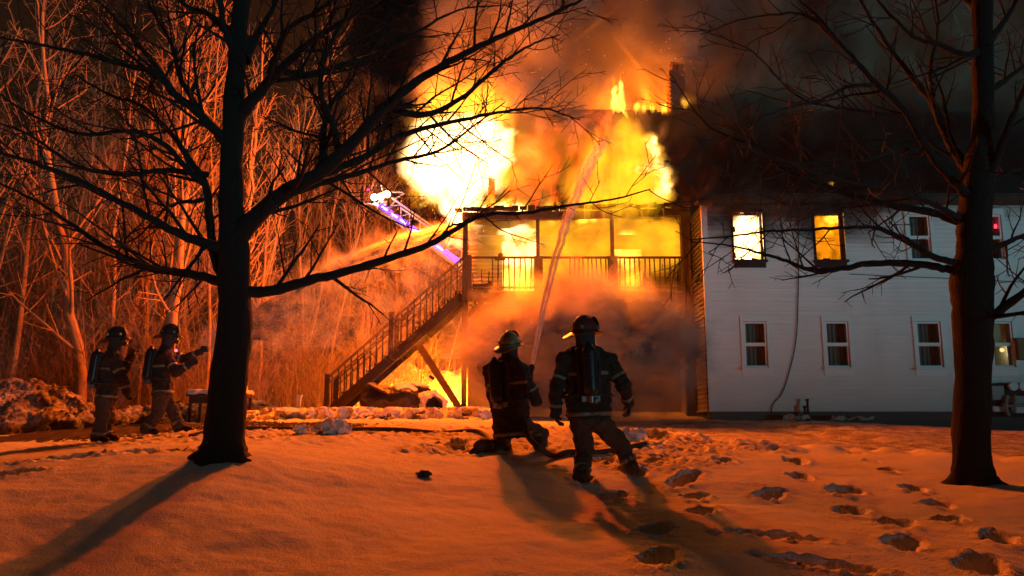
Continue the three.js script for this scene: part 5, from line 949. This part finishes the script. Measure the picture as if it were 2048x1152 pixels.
flame('tall yellow flame standing on the ridge left of the chimney', (P) => {
  for (const [x, y0, y1, w] of [[1228, 218, 158, 5], [1241, 218, 148, 6]]) for (let k = 0; k < 26; k++) { const t = k / 25; P.add(at(x + gauss() * w * (1 - 0.7 * t), lerp(y0, y1, t), 26.4 + gauss() * 0.2), lerp(0.19, 0.07, t), t < 0.75 ? [7, 3.6, 0.4] : ORA, 0.4, 1.9, V(0.05, 1, 0)); }
  P.cloud(16, 1235, 195, 18, 30, 26.5, 0.3, 0.26, [1.3, 0.36, 0.01], 0.14);
});
flame('row of small flames along the roof ridge left of the chimney', (P) => { for (const [x, y, n] of [[1272, 216, 10], [1290, 218, 4], [1327, 216, 9], [1302, 214, 4], [1372, 206, 8], [1250, 228, 10]]) { P.cloud(n, x, y, 6, 7, 26.2, 0.15, 0.12, [5, 2.2, 0.15], 0.34, { stretch: 1.5, axis: V(0, 1, 0) }); P.cloud(6, x, y - 4, 14, 12, 26.3, 0.3, 0.25, ORA, 0.16); } });
flame('low fire at the foot of the house side wall behind the staircase', (P) => { for (let k = 0; k < 30; k++) { const t = rnd(); P.add(at(900 + gauss() * 9 * (1 - 0.6 * t), lerp(800, 768, t), 26.6 + gauss() * 0.3), lerp(0.22, 0.1, t), t < 0.6 ? [6, 3, 0.3] : [2.4, 0.9, 0.03], 0.35, 1.6, V(0.1, 1, 0)); } });
flame('white hot fire in the left balcony doorway', (P) => { P.cloud(60, 1040, 488, 32, 34, 23.9, 0.25, 0.24, WHITE, 0.45); P.cloud(90, 1040, 490, 40, 46, 25.0, 0.4, 0.28, WHITE, 0.45); P.cloud(50, 1038, 560, 38, 34, 24.9, 0.4, 0.3, [5, 2.5, 0.25], 0.3); P.cloud(14, 1040, 460, 30, 8, 24.3, 0.1, 0.14, WHITE, 0.3); });
flame('yellow fire behind the right part of the balcony', (P) => { P.cloud(60, 1257, 500, 26, 34, 24.8, 0.3, 0.26, [6, 3.2, 0.35], 0.3); P.cloud(30, 1257, 550, 26, 36, 24.7, 0.3, 0.28, [3, 1.3, 0.06], 0.26); });
flame('thin fire licking under the balcony ceiling', (P) => { P.cloud(190, 1185, 490, 185, 64, 23.4, 0.6, 0.62, [2.1, 0.8, 0.02], 0.2); P.cloud(20, 975, 500, 30, 50, 23.6, 0.4, 0.5, [1, 0.3, 0.008], 0.14); P.cloud(14, 1150, 440, 90, 6, 23.2, 0.3, 0.2, YEL, 0.2); });
flame('white hot fire inside the left burnt out upper window', (P) => { P.cloud(120, 1497, 474, 36, 54, 21.75, 0.18, 0.24, WHITE, 0.5); P.cloud(24, 1497, 474, 34, 50, 21.3, 0.12, 0.2, YEL, 0.25); });
flame('orange fire inside the right burnt out upper window', (P) => { P.cloud(110, 1657, 474, 36, 54, 21.9, 0.18, 0.26, [1.2, 0.34, 0.004], 0.5); P.cloud(16, 1668, 435, 18, 10, 21.5, 0.1, 0.14, [6, 3, 0.2], 0.35); P.cloud(12, 1650, 450, 24, 24, 21.5, 0.1, 0.2, [2.6, 1.1, 0.02], 0.3); });
flame('small orange flame on the dark roof above the windows', (P) => { P.cloud(10, 1662, 368, 4, 4, 20.9, 0.05, 0.06, [3, 1.2, 0.05], 0.4); P.cloud(4, 1634, 369, 2, 2, 20.9, 0.05, 0.04, [0.8, 0.4, 0.15], 0.4); P.cloud(5, 2042, 380, 5, 3, 20.9, 0.05, 0.05, [1.4, 0.3, 0.08], 0.3); });
{ const P = new Puffs(); for (let k = 0; k < 70; k++) P.add(at(rr(800, 960) + gauss() * 40, rr(360, 440) + gauss() * 20, 22 + gauss()), 0.012, [6, 2.2, 0.15], 0.9, 3, V(gauss() * 0.4, 1, gauss() * 0.3)); for (let k = 0; k < 60; k++) P.add(at(rr(1050, 1420), rr(10, 260), 24 + gauss()), 0.011, [3, 1, 0.1], 0.9, 2.5, V(gauss(), 1, gauss())); tag(mesh('flame_sparks', P.geo(), flameMat), 'glowing sparks flying round the fireball', 'sparks', null, 'stuff'); }

// ---------------------------------------------------------------- smoke
function smoke(label, mat, build) { const P = new Puffs(); build(P); return tag(mesh('smoke', P.geo(), mat), label, 'smoke', null, 'stuff'); }
smoke('tall lit smoke column above the burning house', smokeMat, (P) => {
  P.cloud(90, 1130, 80, 330, 150, 28.5, 2.0, 2.0, [0.5, 0.46, 0.42], 0.4); P.cloud(50, 960, 130, 150, 130, 26.5, 1.5, 1.4, [0.5, 0.46, 0.4], 0.3);
  P.cloud(50, 1100, 300, 130, 110, 26, 1.5, 1.2, [0.45, 0.4, 0.36], 0.28); P.cloud(40, 1420, 130, 130, 130, 28.5, 1.5, 1.5, [0.4, 0.36, 0.3], 0.3);
});
smoke('thin brown smoke drifting right over the roof', smokeMat, (P) => { P.cloud(90, 1700, 150, 420, 200, 30, 2.5, 2.2, [0.5, 0.44, 0.36], 0.4); });
smoke('black smoke column left of the fireball', sootMat, (P) => { P.cloud(90, 780, 50, 66, 110, 15, 0.8, 0.6, [0.006, 0.005, 0.004], 0.5); P.cloud(44, 785, 190, 40, 80, 15.2, 0.8, 0.5, [0.006, 0.005, 0.004], 0.4); P.cloud(26, 785, 290, 32, 70, 15.4, 0.7, 0.55, [0.008, 0.006, 0.005], 0.22); P.cloud(30, 790, -40, 90, 60, 15, 0.8, 0.9, [0.006, 0.005, 0.004], 0.5); });
smoke('dark smoke boiling off the roof right of the gable', sootMat, (P) => { P.cloud(90, 1425, 330, 90, 55, 20.5, 0.5, 0.5, [0.03, 0.02, 0.015], 0.75); P.cloud(26, 1400, 385, 40, 24, 20.5, 0.3, 0.34, [0.025, 0.018, 0.015], 0.4); P.cloud(40, 1570, 330, 120, 50, 20.6, 0.5, 0.55, [0.03, 0.026, 0.022], 0.4); P.cloud(60, 1720, 225, 340, 40, 25, 0.8, 0.9, [0.1, 0.08, 0.06], 0.5); P.cloud(60, 1500, 235, 130, 45, 24, 0.8, 0.8, [0.12, 0.09, 0.06], 0.5); P.cloud(70, 1600, 408, 220, 22, 20.55, 0.15, 0.34, [0.06, 0.05, 0.04], 0.42); P.cloud(120, 1790, 305, 270, 85, 20.4, 0.5, 0.75, [0.022, 0.018, 0.014], 0.5); P.cloud(50, 1480, 262, 130, 50, 22.4, 0.6, 0.6, [0.06, 0.045, 0.03], 0.5); P.cloud(40, 1655, 60, 60, 90, 26, 0.8, 0.8, [0.012, 0.01, 0.008], 0.4); P.cloud(30, 1330, 20, 130, 40, 24.5, 0.8, 0.9, [0.03, 0.022, 0.016], 0.16); });
smoke('orange lit smoke hanging under the balcony', smokeMat, (P) => {
  P.cloud(330, 1165, 705, 245, 140, 20.9, 0.6, 0.85, [0.62, 0.58, 0.54], 0.28); P.cloud(60, 1160, 585, 220, 26, 21.3, 0.3, 0.34, [0.5, 0.46, 0.42], 0.26); P.cloud(40, 1150, 560, 40, 50, 21.4, 0.3, 0.4, [0.5, 0.45, 0.4], 0.24); P.cloud(30, 1400, 690, 40, 130, 20.5, 0.2, 0.4, [0.5, 0.46, 0.42], 0.12); P.cloud(30, 1200, 800, 220, 30, 20.4, 0.4, 0.5, [0.4, 0.37, 0.34], 0.2);
});
smoke('yellow lit smoke on the balcony', smokeMat, (P) => { P.cloud(50, 1105, 330, 75, 90, 23.2, 0.4, 0.6, [0.55, 0.5, 0.45], 0.4); P.cloud(50, 1238, 310, 105, 100, 21.8, 0.3, 0.6, [0.55, 0.5, 0.45], 0.3); P.cloud(50, 1165, 500, 160, 70, 22.0, 0.3, 0.5, [0.5, 0.47, 0.42], 0.12); P.cloud(30, 970, 500, 36, 60, 23.6, 0.4, 0.4, [0.5, 0.46, 0.42], 0.15); });
smoke('dark smoke curling from the burnt out windows up the wall', sootMat, (P) => { P.cloud(26, 1440, 420, 50, 40, 20.7, 0.15, 0.3, [0.05, 0.04, 0.035], 0.18); P.cloud(22, 1580, 410, 60, 30, 20.7, 0.15, 0.28, [0.04, 0.035, 0.03], 0.2); P.cloud(16, 1700, 405, 30, 22, 20.7, 0.15, 0.26, [0.03, 0.028, 0.025], 0.2); });

renderer.render(scene, camera);
